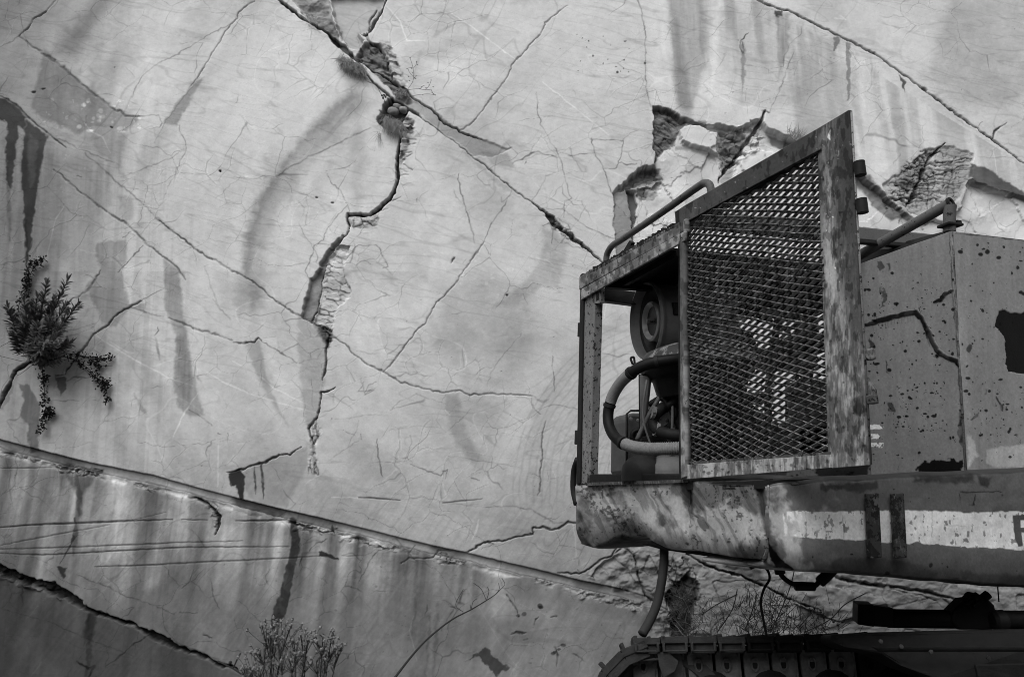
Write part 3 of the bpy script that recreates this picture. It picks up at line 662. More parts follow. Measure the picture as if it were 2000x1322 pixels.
C([(1110,10),(1085,30),(1065,45),(1060,60),(1045,78),(1030,95),(1010,115),(1000,130),(990,152),(968,180),(945,213),(925,238),(905,252),(895,255)], 1.9, .5, .006, brk=.3)
C([(990,152),(985,160)], 3, .5); C([(885,210),(850,215),(848,200),(860,192),(880,193)], 1, .7)
C([(1048,183),(1050,215),(1056,240),(1065,260)], 1.5, .5); C([(1065,260),(1085,290),(1095,310),(1103,345),(1110,375),(1116,388),(1102,393),(1101,425)], 1.3, .6)
C([(1000,319),(1020,312),(1035,302),(1050,297),(1065,302),(1090,307)], 2, .5); C([(1000,320),(1070,296),(1130,288)], 1, .78)
C([(1110,305),(1140,300),(1163,299)], 1.8, .5); C([(1155,269,3),(1158,280),(1163,300),(1175,322),(1185,345),(1193,372),(1196,378)], 1.5, .5)
C([(1155,271),(1195,273),(1215,275)], 1.3, .55); C([(1215,275),(1230,262),(1250,253)], 1, .65); C([(1217,275),(1215,300),(1205,325),(1200,330),(1180,328)], 1.3, .55); C([(1210,318),(1225,322),(1245,321)], 2, .45)
C([(1100,330),(1065,345),(1055,370),(1040,392),(1035,400)], 1.1, .7); C([(1060,350),(1070,400),(1062,420)], .9, .82)
C([(1060,408),(1100,408)], 1.2, .6); C([(1100,410),(1120,425),(1150,445),(1200,468)], 1.3, .55); C([(1090,425),(1110,440),(1118,458)], 1.3, .6)
C([(1058,440),(1075,437),(1080,450),(1078,475)], 1.8, .5)
C([(897,338,2.5),(895,350),(904,388),(910,409),(915,425),(924,458),(928,475)], 1.9, .5); C([(885,370),(890,385),(905,400)], 1, .7)
C([(1000,371),(985,402),(975,415),(960,434),(945,470)], 1.6, .55); C([(978,384),(980,395),(1000,380)], 1.2, .6)
C([(945,473,3),(929,496),(908,524),(895,545),(887,556),(870,575),(852,591),(840,612),(831,631),(817,640),(803,661),(788,680),(775,696),(762,713),(750,727)], 2, .45, .006, brk=.25)
C([(945,476),(955,497)], 1.4, .5); C([(735,745),(720,752),(712,765)], 1.2, .65)
C([(1022,574),(1030,595)], 1.2, .6); C([(1020,650),(985,690),(965,715),(950,755)], 1.5, .75); C([(875,790),(812,770),(780,785),(762,800)], 1.1, .75)
C([(1079,695),(1078,715),(1083,742),(1082,765)], 1.4, .55, brk=.8); C([(1050,780),(1062,785),(1072,778)], 5, .6, soft=2); C([(1038,773),(1040,795),(1055,808)], 1.3, .5)
C([(1066,822,2),(1060,850),(1058,870),(1059,895),(1056,925),(1055,960),(1050,966)], 2, .45, .006, brk=.2)
C([(1040,925),(1055,930)], 2, .5); C([(735,858),(738,885),(743,915),(747,932)], 2, .45, brk=.2); C([(704,848),(704,858)], 2, .3); C([(675,842),(695,850)], 1.5, .6)
C([(910,505),(905,515)], 1, .5)
C([(130,592),(160,575),(172,567),(190,540),(198,528)], 2.6, .45, .005); C([(281,480),(265,495),(250,512),(232,532)], 2, .45); C([(240,464),(256,452)], 3, .3)
C([(277,588),(262,595),(245,603),(228,615),(218,625),(212,635),(185,652),(170,672),(158,685),(148,703),(130,722),(126,730)], 3, .35, .01, brk=.15); C([(110,733),(128,730)], 5, .3)
C([(277,588),(290,578),(318,565)], 1.3, .55); C([(255,600),(290,612),(320,618)], 2, .6, soft=2); C([(330,620),(352,630),(380,642),(430,655),(455,665)], 2.4, .5, .005, soft=2); C([(455,669,2),(478,671,3),(498,668,3),(505,660,3),(512,665)], 3, .3, .008)
C([(510,665),(530,678),(560,695),(580,708)], 1.8, .45); C([(515,660),(540,655)], 1.4, .6)
C([(-5,800,9),(10,770,8),(22,745,7),(30,725,7),(50,712,5),(75,700,4)], 7, .22, .03, brk=.1); S([(0,802),(18,785),(30,750),(25,740),(-5,790)], .8, 2)
C([(90,783),(155,783)], 2, .5); C([(182,782),(194,782)], 2, .55); C([(130,745),(150,735),(168,737)], 3, .55)
C([(400,520),(425,600),(452,625)], 2, .8, soft=2); C([(415,585),(450,623)], 3, .7, soft=2)
C([(262,768),(280,800),(285,808)], 5, .75, soft=3); C([(370,800),(395,815),(415,832)], 1.3, .5); C([(425,846),(432,849)], 2.5, .3); C([(447,845),(446,870)], 1.6, .5, brk=.8)
C([(305,660),(310,690),(313,702)], 5, .6, soft=2.5); C([(303,655),(312,645),(308,638)], 2, .5)
for x0, y0, x1, y1 in [(600,760,690,800),(640,900,700,860),(655,820,760,812),(680,870,700,820),(760,840,860,835),(870,845,920,800),(800,850,790,900)]: C([(x0, y0), ((x0 + x1) / 2 + 8, (y0 + y1) / 2 - 6), (x1, y1)], 1.1, .75)
p.line([(705,740),(712,770),(730,760),(700,765),(712,745)], 1.4, .6, brk=.3)
C([(800,905),(835,920),(860,927),(873,915),(870,935)], 1.5, .55); C([(920,933),(938,937)], 4, .5, soft=1.5); C([(875,890),(970,905),(1015,912)], 1, .75)
C([(911,1078,2),(935,1064),(950,1058),(985,1055),(1005,1050),(1020,1046),(1041,1042,3),(1041,1030,2),(1060,1030,4),(1079,1034),(1095,1030),(1112,1020),(1128,1022)], 2.6, .28, .012, brk=.15)
C([(950,1058),(965,1062),(940,1072)], 1.4, .5); C([(1118,1022),(1124,1050),(1126,1090)], 2.2, 1.22, soft=2)
C([(950,990),(1000,988),(1040,995),(1080,1020),(1110,1022)], 2, .66, soft=2); C([(840,978),(900,985),(950,990)], 1.2, .8)
C([(1090,1118),(1130,1120),(1150,1110),(1175,1092),(1195,1085),(1205,1070)], 2.6, .35, .015, brk=.2); C([(1128,1112),(1138,1120)], 5, .5)
C([(1195,1085),(1215,1070),(1235,1078)], 3, .4, .01); C([(1238,1085,2),(1243,1108),(1252,1140),(1262,1165),(1275,1175)], 3, .35, .02)
RB = [(1140,1125),(1195,1085),(1235,1072),(1300,1070),(1335,1100),(1330,1200),(1300,1250),(1262,1170),(1200,1155)]
S(RB, .92, 8, rough=.06); p.crackle(RB, 40, 26, .6, .06, ang=.9, rough=.035, seed=41, dark=.15)
S([(1240,1165),(1330,1190),(1330,1250),(1270,1245),(1262,1200)], .98, 8, rough=.05)
S([(1298,1160),(1340,1120),(1370,1140),(1340,1260),(1312,1260),(1310,1200)], .42, 5, rough=.05, dep=.05); p.crackle([(1295,1090),(1345,1090),(1370,1150),(1340,1260),(1310,1260)], 12, 16, .4, .2, seed=42, rough=.06)
C([(1340,1080,3),(1370,1098,3),(1400,1112,4),(1450,1125,3),(1500,1148,3),(1560,1178,2),(1600,1190,2)], 3, .28, .03); S([(1400,1080),(1470,1095),(1500,1135),(1470,1135),(1420,1115)], .6, 5)
S([(1330,1095),(1480,1140),(1482,1180),(1560,1200),(1560,1240),(1340,1240),(1370,1150)], 1.08, 8)
C([(1620,1122,5),(1660,1135,4),(1700,1142,5),(1760,1148,3),(1800,1155,5),(1850,1165,3),(1885,1178,2)], 4, .38, .03, soft=3); C([(1690,1140),(1740,1150),(1790,1160),(1830,1172)], 2.5, .5, .01)
C([(1545,1145),(1580,1165),(1580,1200),(1560,1220)], 1.3, .6); C([(1655,1130),(1670,1180),(1650,1210)], 1.2, .6); C([(1615,1160),(1640,1200)], 1.2, .6); C([(1940,1120),(2000,1150)], 1.5, .5)
p.crackle([(1340,1100),(2000,1150),(2040,1230),(1340,1240)], 110, 70, .62, .03, rough=.03, seed=43); S([(1560,1180),(1600,1170),(1620,1200),(1610,1235),(1560,1235)], .7, 5)
C([(1190,900),(1185,940)], 3, .6, soft=2)
# joint below, lower left
C([(-900,880,8),(-500,985,10),(-200,1062,12),(-5,1111,15),(20,1120,16),(52,1132,14),(75,1138,13),(98,1146,20),(120,1156,16),(140,1167,14),(168,1188,8),(190,1197,6),(210,1202,5),(235,1211,5),(259,1218,6),(275,1228,5),(290,1237,12),(305,1243,16),(322,1250,11),(340,1262,6),(357,1267,7),(380,1276,6),(402,1284,6),(420,1294,4),(437,1301,4),(452,1300,5),(465,1310,3)], 6, .20, .05, soft=2.4, brk=.1, wob=1.6)
p.crackle([(-5,1105),(100,1140),(150,1168),(130,1172),(60,1150),(-5,1130)], 12, 9, .5, .25, seed=44, rough=.05)
C([(290,1239),(275,1250),(259,1258),(240,1275),(222,1290),(208,1298)], 1.8, .4); C([(325,1252),(380,1268),(430,1290),(452,1302)], 2, .55, soft=2)
C([(150,1120),(170,1130),(210,1145),(250,1165),(300,1180),(340,1200)], 1.4, .6); C([(60,1085),(100,1102)], 1.5, .6); C([(-5,1185),(100,1215),(180,1250),(260,1280)], 1.3, .7); C([(150,1290),(175,1305),(185,1300),(172,1325)], 5, .3)
S([(172,1192),(190,1200),(185,1240),(170,1262),(165,1230)], .5, 5, streak=.4); C([(46,1142,3),(44,1160,4),(45,1180,2)], 3, .5)
C([(383,970,2),(395,978),(410,985,4),(422,998,5),(430,1008,7),(428,1022,6),(421,1042,3)], 4, .2, .02, brk=.1); C([(424,1000),(412,1008)], 3, .4)
C([(605,1075),(615,1062),(628,1058),(640,1050)], 2, .45); C([(648,1024),(650,1034),(656,1042)], 4, .3); C([(626,1028),(625,1040),(632,1044)], 2, .4)
C([(378,1110),(370,1135),(355,1148)], 1.8, .55); C([(412,1130),(418,1170),(428,1188)], 2, .6, brk=.8); C([(590,1090),(585,1105)], 3, .4)
C([(770,1060),(760,1068),(740,1074),(730,1085),(715,1110),(700,1140)], 1.4, .5); C([(835,1180),(832,1200)], 2, .5); C([(810,1065),(800,1080),(797,1090)], 2, .5)
C([(912,1150),(905,1155),(895,1175),(880,1200),(862,1230)], 2, .6, soft=2); C([(350,1196),(385,1195)], 1.6, .5)
for pts in [[(1000,1238),(1010,1235),(1020,1236),(1027,1233)],[(1042,1220),(1045,1208),(1052,1204)],[(1022,1249),(1030,1247)],[(1075,1205),(1088,1202)],[(990,1160),(1000,1175),(1012,1195)],[(1085,1262),(1090,1280),(1088,1300)],[(1120,1275),(1140,1290)],[(880,1185),(900,1190)],[(1090,1262),(1100,1258)],[(395,1240),(412,1245)]]: C(pts, 3, .38, .006, soft=1.5)
# nearly level scratches on the lower left
for pts in [[(-5,1030),(75,1024),(150,1021),(225,1018),(338,1014)],[(355,1014),(405,1015)],[(462,1017),(520,1016),(562,1014)]]: C(pts, 3, .30, .006, soft=1.2, wob=.35, brk=.12)
for pts, w_, m_ in [([(-5,1066),(75,1050),(140,1038),(215,1024)],1.6,.5),([(260,1015),(325,1000)],1.4,.55),([(-5,1072),(105,1069),(225,1065),(350,1059),(475,1056)],2,.45),([(-5,1080),(85,1083),(150,1080),(270,1073),(375,1068),(565,1067)],2.4,.36),([(185,1106),(270,1104),(400,1097),(550,1090),(640,1084)],2.2,.4),([(668,1085),(710,1085)],1.6,.5),([(-5,914),(60,914),(112,912)],1.8,.5),([(700,971),(740,973),(782,977)],2.6,.3),([(864,982),(905,978),(942,974)],2.2,.35),([(0,590),(40,586)],1.2,.8)]:
    C(pts, w_, m_, .004, soft=1.2, wob=.35, brk=.15)
# pale calcite scratches
for pts, w_ in [([(188,655),(230,683),(270,706),(330,738),(378,753)],2),([(215,668),(250,688),(262,690)],1.6),([(180,688),(200,700)],1.6),([(405,727),(440,748),(480,765),(540,785),(620,806)],2),([(508,735),(535,758),(570,775),(605,792)],1.8),([(455,705),(475,716)],1.5),([(388,768),(372,790),(358,812),(345,840),(338,856)],2.6),([(126,400),(108,430),(92,500)],2),([(648,970),(702,972)],4),([(165,240),(180,258),(200,268),(215,298)],1.8),([(755,12),(780,40),(795,80),(830,80)],2),([(880,25),(930,60),(990,105),(1010,118)],1.6),([(1060,160),(1110,200),(1170,248),(1190,265)],1.6),([(935,1015),(930,1035),(922,1053)],3.2),([(427,870),(426,950)],4),([(1050,505),(1068,508),(1080,518)],2),([(1185,590),(1180,620)],2),([(870,800),(878,812)],4),([(1460,500),(1480,520)],2),([(808,1200),(800,1230),(815,1290)],2.4),([(560,795),(590,800)],1.4),([(580,640),(598,660)],1.6),([(1640,30),(1652,38),(1630,35)],1.6),([(1940,290),(1948,340)],2.4)]:
    C(pts, w_, 1.30, soft=1.2, wob=.5, brk=.35)
# crusts, flecks, holes
p.blobs((85,190,275,262), 70, 1, 5, 1.35, 51); p.blobs((330,285,560,400), 50, 1, 5, 1.10, 52, asp=1.5); p.blobs((860,500,1050,600), 50, 1, 5, 1.12, 53)
p.blobs((560,350,720,420), 40, 1, 3, 1.10, 54); p.blobs((0,300,200,560), 40, .8, 2.2, 1.2, 55); p.blobs((1000,1150,1300,1300), 50, 1, 3, .7, 56); p.blobs((480,1050,900,1300), 80, .8, 2.5, .72, 57)
p.blobs((0,880,500,1110), 60, .8, 2.2, .72, 58); p.blobs((600,500,1130,1050), 30, .7, 1.8, .6, 59); p.blobs((1300,20,1990,300), 50, .7, 2.2, .72, 60)
p.blobs((1085,70,1235,140), 16, 1, 3, .15, 61); p.blobs((1195,120,1265,142), 5, 1.5, 3, .2, 62)
for x, y, r in [(430,334,4.5),(66,179,5),(85,173,4),(216,248,4),(618,384,3.5),(650,396,4),(429,334,3),(222,131,2),(990,577,4),(1090,565,1.6),(1082,658,1.4),(979,725,1.6),(1128,70,1.6)]:
    p.blobs((x - 1, y - 1, x + 1, y + 1), 1, r * .62, r * .62 + .2, .2, int(x), asp=1.3, dep=.008)
C([(888,503),(882,513)], 5, .25, .01); C([(814,388),(815,398)], 2, .3); C([(1029,314),(1026,322)], 2, .3); C([(150,343),(158,345)], 2.5, .35); C([(168,225),(167,240)], 2, .5)
p.blobs((1010,1195,1040,1205), 3, 3, 5, .45, 63); p.blobs((1080,1255,1105,1275), 4, 3, 6, .4, 64); p.blobs((1050,1180,1062,1190), 2, 4, 6, .35, 65)
# large-scale face beyond the frame: blocky ledges so that it stays rock from the side
far = np.maximum(sstep(2150, 2900, PX), np.maximum(sstep(-150, -900, PX), sstep(-200, -900, PY)))
e, idv = cells(GX / 2.3, GZ / 1.7, 99); p.H += far * (idv - .5) * .35; p.T *= 1 - far * .35 * (1 - sstep(.02, .06, e))
p.T = np.clip(np.where(p.T < .93, .93 * (p.T / .93) ** 1.3, p.T), .015, 1.35)
V = np.stack([GX, WY - p.H, GZ], 2)
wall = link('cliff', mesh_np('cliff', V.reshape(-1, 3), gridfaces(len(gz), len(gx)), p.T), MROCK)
tag(wall, kind='structure')
del p, V, u, v_, left, dirt_shade, low, top, m1, str_, reg, below
# the added bank that blocks the sky also has a left wing
# ground: quarry floor with a little rubble slope against the face
ggx = spaced(-6, 8, .08, -60, 60); ggy = spaced(-3, 6.4, .08, -60, 6.5)
A, B = np.meshgrid(ggx, ggy)
Hh = .05 * (fbm(A * 1.3, B * 1.3, 4, 201) - .5) + .03 * (fbm(A * 9, B * 9, 3, 202) - .5)
slope = sstep(4.4, 6.0, B) * sstep(1.35, 2.4, A + .35 * (fbm(A, B, 3, 204) - .5)); Hh += slope * (.14 + .22 * (fbm(A * 3, B * 3, 4, 203) - .5))
Hh += sstep(5.3, 6.0, B) * .05
gm_ = mesh_np('ground', np.stack([A, B, Hh], 2).reshape(-1, 3), gridfaces(len(ggy), len(ggx)))
tag(link('ground', gm_, MGROUND), kind='structure')
# bank added out of view behind the viewpoint, to block low sky from the face
bx, by = np.meshgrid(np.linspace(-26, 26, 140), np.linspace(-14, -2.2, 50))
bh = 6.0 * sstep(-2.2, -5.0, by + .8 * (fbm(bx * .5, by * .5, 3, 211) - .5)) * (.85 + .3 * fbm(bx * .3, by * .3, 3, 212)) + .5 * (fbm(bx * 2, by * 2, 4, 213) - .5) - .3
bk = mesh_np('sky_blocker_bank', np.stack([bx, by, bh], 2).reshape(-1, 3), gridfaces(50, 140)); tag(link('sky_blocker_bank', bk, MGROUND), kind='structure')
fx_, fy_ = np.meshgrid(np.linspace(-16, -5.6, 40), np.linspace(-14, 5.9, 90))  # left wing added out of view, to shade the left of the face
fh = 6.5 * sstep(-5.8, -8.2, fx_ + .7 * (fbm(fx_ * .5, fy_ * .5, 3, 221) - .5)) * (.8 + .4 * fbm(fx_ * .3, fy_ * .3, 3, 222)) + .5 * (fbm(fx_ * 2, fy_ * 2, 4, 223) - .5) - .3
fk = mesh_np('sky_blocker_bank', np.stack([fx_, fy_, fh], 2).reshape(-1, 3), gridfaces(90, 40)); tag(link('sky_blocker_bank', fk, MGROUND), kind='structure')
# ================================================================ the excavator
PHI = R(21); rv = Vector((math.cos(PHI), math.sin(PHI), 0)); svv = Vector((-math.sin(PHI), math.cos(PHI), 0)); ZZ = Vector((0, 0, 1))
Bp = P(1337, 935, 3.3); Cp = P(1878, 918, 3.4)
SL = Plane(Bp, svv); BR = Plane(Bp, rv); SR = Plane(Cp, svv); FR = Plane(Cp, rv)
EX = empty('excavator', (1.9, 4.2, 0), 'derelict tracked excavator with torn mesh door, rusty grey panels and a white striped counterweight', 'excavator')
AX = (rv, svv, ZZ)

# ---- counterweight / lower hull: swept along its plan outline
hc = SL.at(1500, 935) - svv * .0                              # the corner
HP = Plane((hc.x, hc.y), rv)
us = [1126, 1150, 1190, 1215, 1240, 1262, 1290, 1320, 1342, 1352, 1400, 1450, 1478, 1490, 1500, 1512, 1530, 1560, 1620, 1700, 1800, 1900, 2000, 2120, 2260]
top_ = [950, 949, 946, 944, 943, 942, 941, 940, 940, 941, 944, 946, 947, 948, 948, 947, 946, 944, 940, 936, 932, 928, 922, 916, 906]
bot_ = [1060, 1068, 1058, 1046, 1044, 1056, 1068, 1071, 1073, 1074, 1080, 1087, 1091, 1093, 1095, 1100, 1106, 1110, 1112, 1117, 1126, 1135, 1143, 1150, 1158]
outn = -rv                                                     # outward on the side; front outward is -svv
def hull_pt(px, v):
    tt = np.interp(px, us, top_); bb = np.interp(px, us, bot_)
    y = tt + (bb - tt) * v
    side = px < 1500
    pl = SL if side else HP
    q = pl.at(px, y); inn = rv if side else svv
    # rounded foot and a soft corner
    k = .035 * max(0, (v - .70) / .30) ** 2 + .004 * math.sin(v * 3.1)
    crease = .030 * math.exp(-((px - 1346 + (v - .5) * 6) / 7) ** 2) + .035 * math.exp(-((px - (1484 + v * 22)) / 8) ** 2)
    dent = .03 * math.exp(-((px - 1225) / 32) ** 2) * max(0, v - .45) / .55
    bow = 0 if side else .06 * max(0, (px - 1500) / 760) ** 2
    q = q + inn * (k + dent + bow) + (rv * crease * .6 + svv * crease * .6)
    return q
nu, nv = 820, 120
V = np.zeros((nv + 16, nu, 3)); pxs = np.linspace(1126, 2240, nu)
for i, x_ in enumerate(pxs):
    inn = rv if x_ < 1500 else svv
    if 1460 < x_ < 1540: inn = (rv * (1540 - x_) + svv * (x_ - 1460)).normalized()
    for j in range(nv): V[8 + j, i] = hull_pt(x_, j / (nv - 1))
    a, b = Vector(V[8, i]), Vector(V[8 + nv - 1, i])
    for j in range(8):
        t = (8 - j) / 8; V[j, i] = a + inn * (.42 * t ** 2 + .01) + ZZ * .014 * min(1, t * 3)
        t = (j + 1) / 8; V[8 + nv + j, i] = b + inn * (.50 * t ** 1.5 + .004) - ZZ * (.012 * (1 - math.exp(-t * 5)))
def paint_hull(p):
    p.H += .016 * (fbm(p.PX / 60, p.PY / 60, 3, 417) - .5)
    p.T[:9] *= .35  # top edge darkened in the tone to mute the light it catches
    X, Y = p.PX, p.PY; S = p.poly
    S([(1496,1035),(1504,1058),(1522,1088),(1552,1110),(1516,1106),(1507,1092)], .04, 1.5, mott=0, wob=.8); S([(1160,1066),(1190,1050),(1220,1043),(1250,1048),(1285,1066),(1240,1066),(1160,1072)], .12, 5, mott=.1)  # dark wedge at the joint; shaded underside at lower left painted in
    # worn pale paint over the left part, streaked down
    wx_ = (fbm(X / 40, Y / 40, 4, 407) - .5) * 60; wear = sstep(.42, .56, .35 * fbm((X - (Y - 950) * .4 + wx_) / 24, (Y + wx_) / 60, 6, 401) + .2 * fbm(X / 12, Y / 16, 5, 408) + .45 * fbm(X / 85, Y / 60, 3, 409)); reg = 1 - sstep(1560, 1660, X + 60 * (fbm(X / 30, Y / 30, 3, 402) - .5))
    p.T *= 1 + 1.9 * wear * reg; p.T *= 1 + .35 * reg
    fine = sstep(.52, .66, fbm((X - (Y - 950) * .45 + wx_ * .4) / 8, Y / 60, 5, 403)); p.T *= 1 - .42 * fine * (1 - sstep(1430, 1540, X)) 
    S([(1135,1010),(1180,1020),(1230,1025),(1262,1045),(1240,1062),(1140,1070)], .35, 12, mott=.3, wob=5); S([(1150,985),(1190,1000),(1230,1020),(1180,1030),(1140,1005)], .35, 8, mott=.4, wob=6)
    S([(1128,950),(1150,960),(1160,1010),(1150,1060),(1128,1060)], .4, 8, mott=.4, wob=4)
    S([(1215,1000),(1245,1000),(1285,1040),(1262,1055),(1235,1030)], .6, 4); S([(1175,955),(1215,960),(1235,1000),(1200,985)], .45, 5, mott=.4, wob=5); S([(1170,1000),(1230,1005),(1262,1035),(1215,1040)], .4, 10, wob=6); S([(1270,955),(1300,960),(1330,1040),(1300,1040)], .75, 10, wob=6)
    S([(1330,940),(1350,940),(1360,990),(1356,1020),(1340,990)], .25, 4, mott=.4); S([(1362,1003),(1378,1010),(1388,1030),(1376,1036),(1362,1018)], .3, 2)
    S([(1472,945),(1492,945),(1510,1040),(1525,1098),(1508,1096),(1488,1020)], .22, 5, mott=.3); p.line([(1350,955,5),(1356,1000,5),(1366,1012,2)], 5, .25)
    S([(1355,1010),(1440,1015),(1470,1085),(1400,1075)], .8, 8)
    p.blobs((1340,950,1480,1075), 60, .7, 3.5, .3, 411); p.blobs((1150,960,1330,1060), 25, .7, 3, .3, 412); p.T *= 1 - .7 * sstep(.60, .65, fbm(X / 4.5, Y / 6, 3, 415)) * sstep(.46, .6, fbm(X / 45, Y / 40, 3, 416)) * (X < 1500); p.blobs((1500,955,2200,1130), 60, 1, 4.5, .22, 413)
    # the painted stripe
    edge = [(1528,1000),(1560,997),(1620,999),(1690,997),(1760,996),(1850,998),(1880,1001),(1950,998),(2120,1000),(2260,1000),(2260,1094),(2120,1082),(2000,1075),(1950,1070),(1900,1069),(1860,1066),(1830,1062),(1800,1061),(1785,1056),(1775,1062),(1720,1059),(1690,1052),(1665,1056),(1640,1053),(1600,1052),(1530,1046)]
    k = p.sl(1500, 960, 2300, 1120); sd = p.sdf(edge, X[k] + p.w1[k] * .8, Y[k] + p.w2[k] * .8); m = 1 - sstep(-1.2, .6, sd)
    m = m * (1 - (1 - sstep(1528, 1575, X[k])) * sstep(.42, .56, fbm(X[k] / 7, Y[k] / 22, 4, 404)))
    ch = sstep(.68, .70, fbm(X[k] / 8, Y[k] / 12, 4, 405)); m = m * (1 - ch * .8)
    p.T[k] = p.T[k] * (1 - m) + m * 6.4 * (.93 + .14 * fbm(X[k] / 30, Y[k] / 30, 3, 406))
    for pts in [[(1570,1000),(1571,1050)],[(1645,1005),(1647,1060)],[(1818,1000),(1815,1050)],[(1900,1000),(1898,1012)],[(1840,1025),(1880,1027)]]: p.line(pts, 1.6, .45)
    S([(1608,1018),(1614,1016),(1610,1034),(1605,1030)], .25, 1); S([(1878,1052),(1888,1048),(1894,1056),(1880,1060)], .25, 1); S([(1861,1050),(1865,1062),(1862,1066)], .3, 1)
    # letter on the stripe
    for g in ([(1976,1006),(2003,1005),(2003,1016),(1992,1016),(1992,1030),(2000,1030),(2000,1040),(1993,1040),(1995,1066),(1986,1066),(1980,1052)], [(1992,1005),(2022,1005),(2022,1016),(1992,1016)], [(1992,1030),(2018,1030),(2018,1040),(1992,1040)]):
        k = p.sl(1960, 990, 2040, 1080); sd = p.sdf(g, X[k] + p.w1[k] * .4, Y[k] + p.w2[k] * .4); m = 1 - sstep(-.8, .6, sd); p.T[k] = p.T[k] * (1 - m) + m * .7
    # rust and grime; right part also darker towards its lower edge
    S([(1600,945),(1710,940),(1712,952),(1680,962),(1640,955),(1600,960)], .25, 4, mott=.4); S([(1780,930),(1900,925),(1900,942),(1850,945),(1780,940)], .22, 5, mott=.5)
    S([(1905,930),(1935,932),(1925,952),(1912,948)], .3, 4); p.line([(1872,961,3),(1952,960,3)], 3, .12, brk=.05); p.line([(1900,965),(1898,985),(1890,985)], 3, .2); p.line([(1870,965),(1870,976)], 3, .3)
    S([(1620,1092),(1700,1085),(1800,1100),(1830,1118),(1820,1130),(1700,1118),(1620,1112)], .5, 5, mott=.6); S([(1875,1115),(1960,1118),(2060,1128),(2060,1142),(1960,1140),(1880,1130)], .4, 5, mott=.6)
    S([(1560,1085),(1620,1095),(1660,1110),(1560,1112)], .7, 8)
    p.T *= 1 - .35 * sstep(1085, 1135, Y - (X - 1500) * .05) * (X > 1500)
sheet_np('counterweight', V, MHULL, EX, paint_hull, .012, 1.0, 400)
# two rusty straps welded upright over the stripe
for x_ in (1694, 1743):
    a = HP.at(x_ - 1, 963) - svv * .012; b = HP.at(x_ + 6, 1088) - svv * .012
    MB().prism([a - rv * .028 + ZZ * .0, a + rv * .028, b + rv * .026, b - rv * .03], -svv * .022).build('strap', mat_paint('strap_rust', .045, chips=.5, rust=.02, scale=30, grime=.9, light=1.6), EX, bevel=.004)
# chassis seen beneath the counterweight
m = MB(); m.prism([P(1165, 1052, 4.15), P(1340, 1040, 3.55), P(1500, 1075, 3.05), P(1600, 1085, 3.3), P(1900, 1085, 4.0), P(1900, 1040, 4.6), P(1300, 1040, 4.6)], ZZ * .03)
m.build('chassis', MDARK, EX)
MB().prism([P(1250, 1062, 3.80), P(1290, 1050, 3.66), P(1504, 1060, 3.02), P(1520, 1099, 3.02), P(1500, 1104, 3.02), P(1290, 1073, 3.66)], rv * .05).build('bottom_rail', MBLACK, EX, bevel=.006)
m = MB(); m.lathe(Vector((3.05, 4.9, .95)), (0, 0, 1), [(0, .5), (.45, .5)], 40); m.build('slew_ring', MDARK, EX, smooth='auto')

# ---- engine bay floor sill
a0, a1 = SL.at(1146, 926), SL.at(1337, 926); b0, b1 = SL.at(1146, 944), SL.at(1337, 940)
MB().prism([a0, a1, b1, b0], rv * .07).build('sill', MDARK, EX, bevel=.004)
MB().prism([SL.at(1150, 942) - rv * .02, SL.at(1342, 936) - rv * .02, SL.at(1342, 942) - rv * .02, SL.at(1150, 948) - rv * .02], rv * .03).build('deck_edge', MFRAME, EX)
fl = MB(); z0 = SL.at(1240, 938).z; q0 = SL.at(1150, 938); q1 = SL.at(1500, 938)
fl.prism([Vector((q0.x, q0.y, z0 - .05)), Vector((q1.x, q1.y, z0 - .05)), Vector((q1.x, q1.y, z0 - .05)) + rv * 1.9 + svv * .25, Vector((q0.x, q0.y, z0 - .05)) + rv * 1.9], ZZ * .03); fl.build('deck', MDARK, EX)

# ---- low riser of sheet under the door, rust running down it
V = quad_np(BR.at(1350, 912), BR.at(1700, 905), BR.at(1700, 941), BR.at(1350, 940), 260, 30)
def paint_riser(p):
    p.poly([(1590,900),(1700,900),(1695,932),(1660,945),(1610,942),(1590,925)], .08, 3, mott=.1, wob=2.5); p.poly([(1470,905),(1540,905),(1545,925),(1500,935),(1475,930)], .2, 4, mott=.4, wob=3)
    p.blobs((1355,905,1700,935), 70, 1, 5, .2, 471, vert=.6)
sheet_np('deck_riser', V, MHULL, EX, paint_riser, .008, 1.1, 470)
MB().tube([BR.at(1350, 941), BR.at(1560, 941), BR.at(1700, 940)], .004, 6).build('riser_joint', MBLACK, EX)
# ---- corner post with hinge lugs
def post(pts_top, pts_bot, off, name, mat): return MB().prism([*pts_top, *pts_bot], off).build(name, mat, EX, bevel=.004)
pa = post([SL.at(1140, 556), SL.at(1163, 560)], [SL.at(1152, 944), SL.at(1131, 946)], rv * .05, 'corner_post', MWORN)
post([SL.at(1136, 556) - rv * .01, SL.at(1143, 556) - rv * .01], [SL.at(1136, 944) - rv * .01, SL.at(1128, 946) - rv * .01], rv * .06, 'post_flange', MDARK)
for x0, y0, y1 in ((1128, 630, 658), (1122, 840, 868)):
    MB().prism([SL.at(x0, y0), SL.at(x0 + 11, y0), SL.at(x0 + 10, y1), SL.at(x0 - 1, y1)], rv * .04).build('hinge_lug', MDARK, EX, bevel=.005)
MB().tube(curve([SL.at(1128, 896), SL.at(1121, 920), SL.at(1120, 955), SL.at(1126, 985)], 5), [.018] * 16, 8).build('corner_guard', MDARK, EX, smooth=True)
MB().prism([SL.at(1156, 566), SL.at(1172, 562), SL.at(1172, 592), SL.at(1160, 594)], rv * .03).build('post_gusset', MWORN, EX, bevel=.003)
MB().prism([SL.at(1170, 562), SL.at(1172, 586), P(1250, 596, 4.10), P(1250, 570, 4.10)], svv * .05).build('cross_stub', MDARK, EX, bevel=.004)

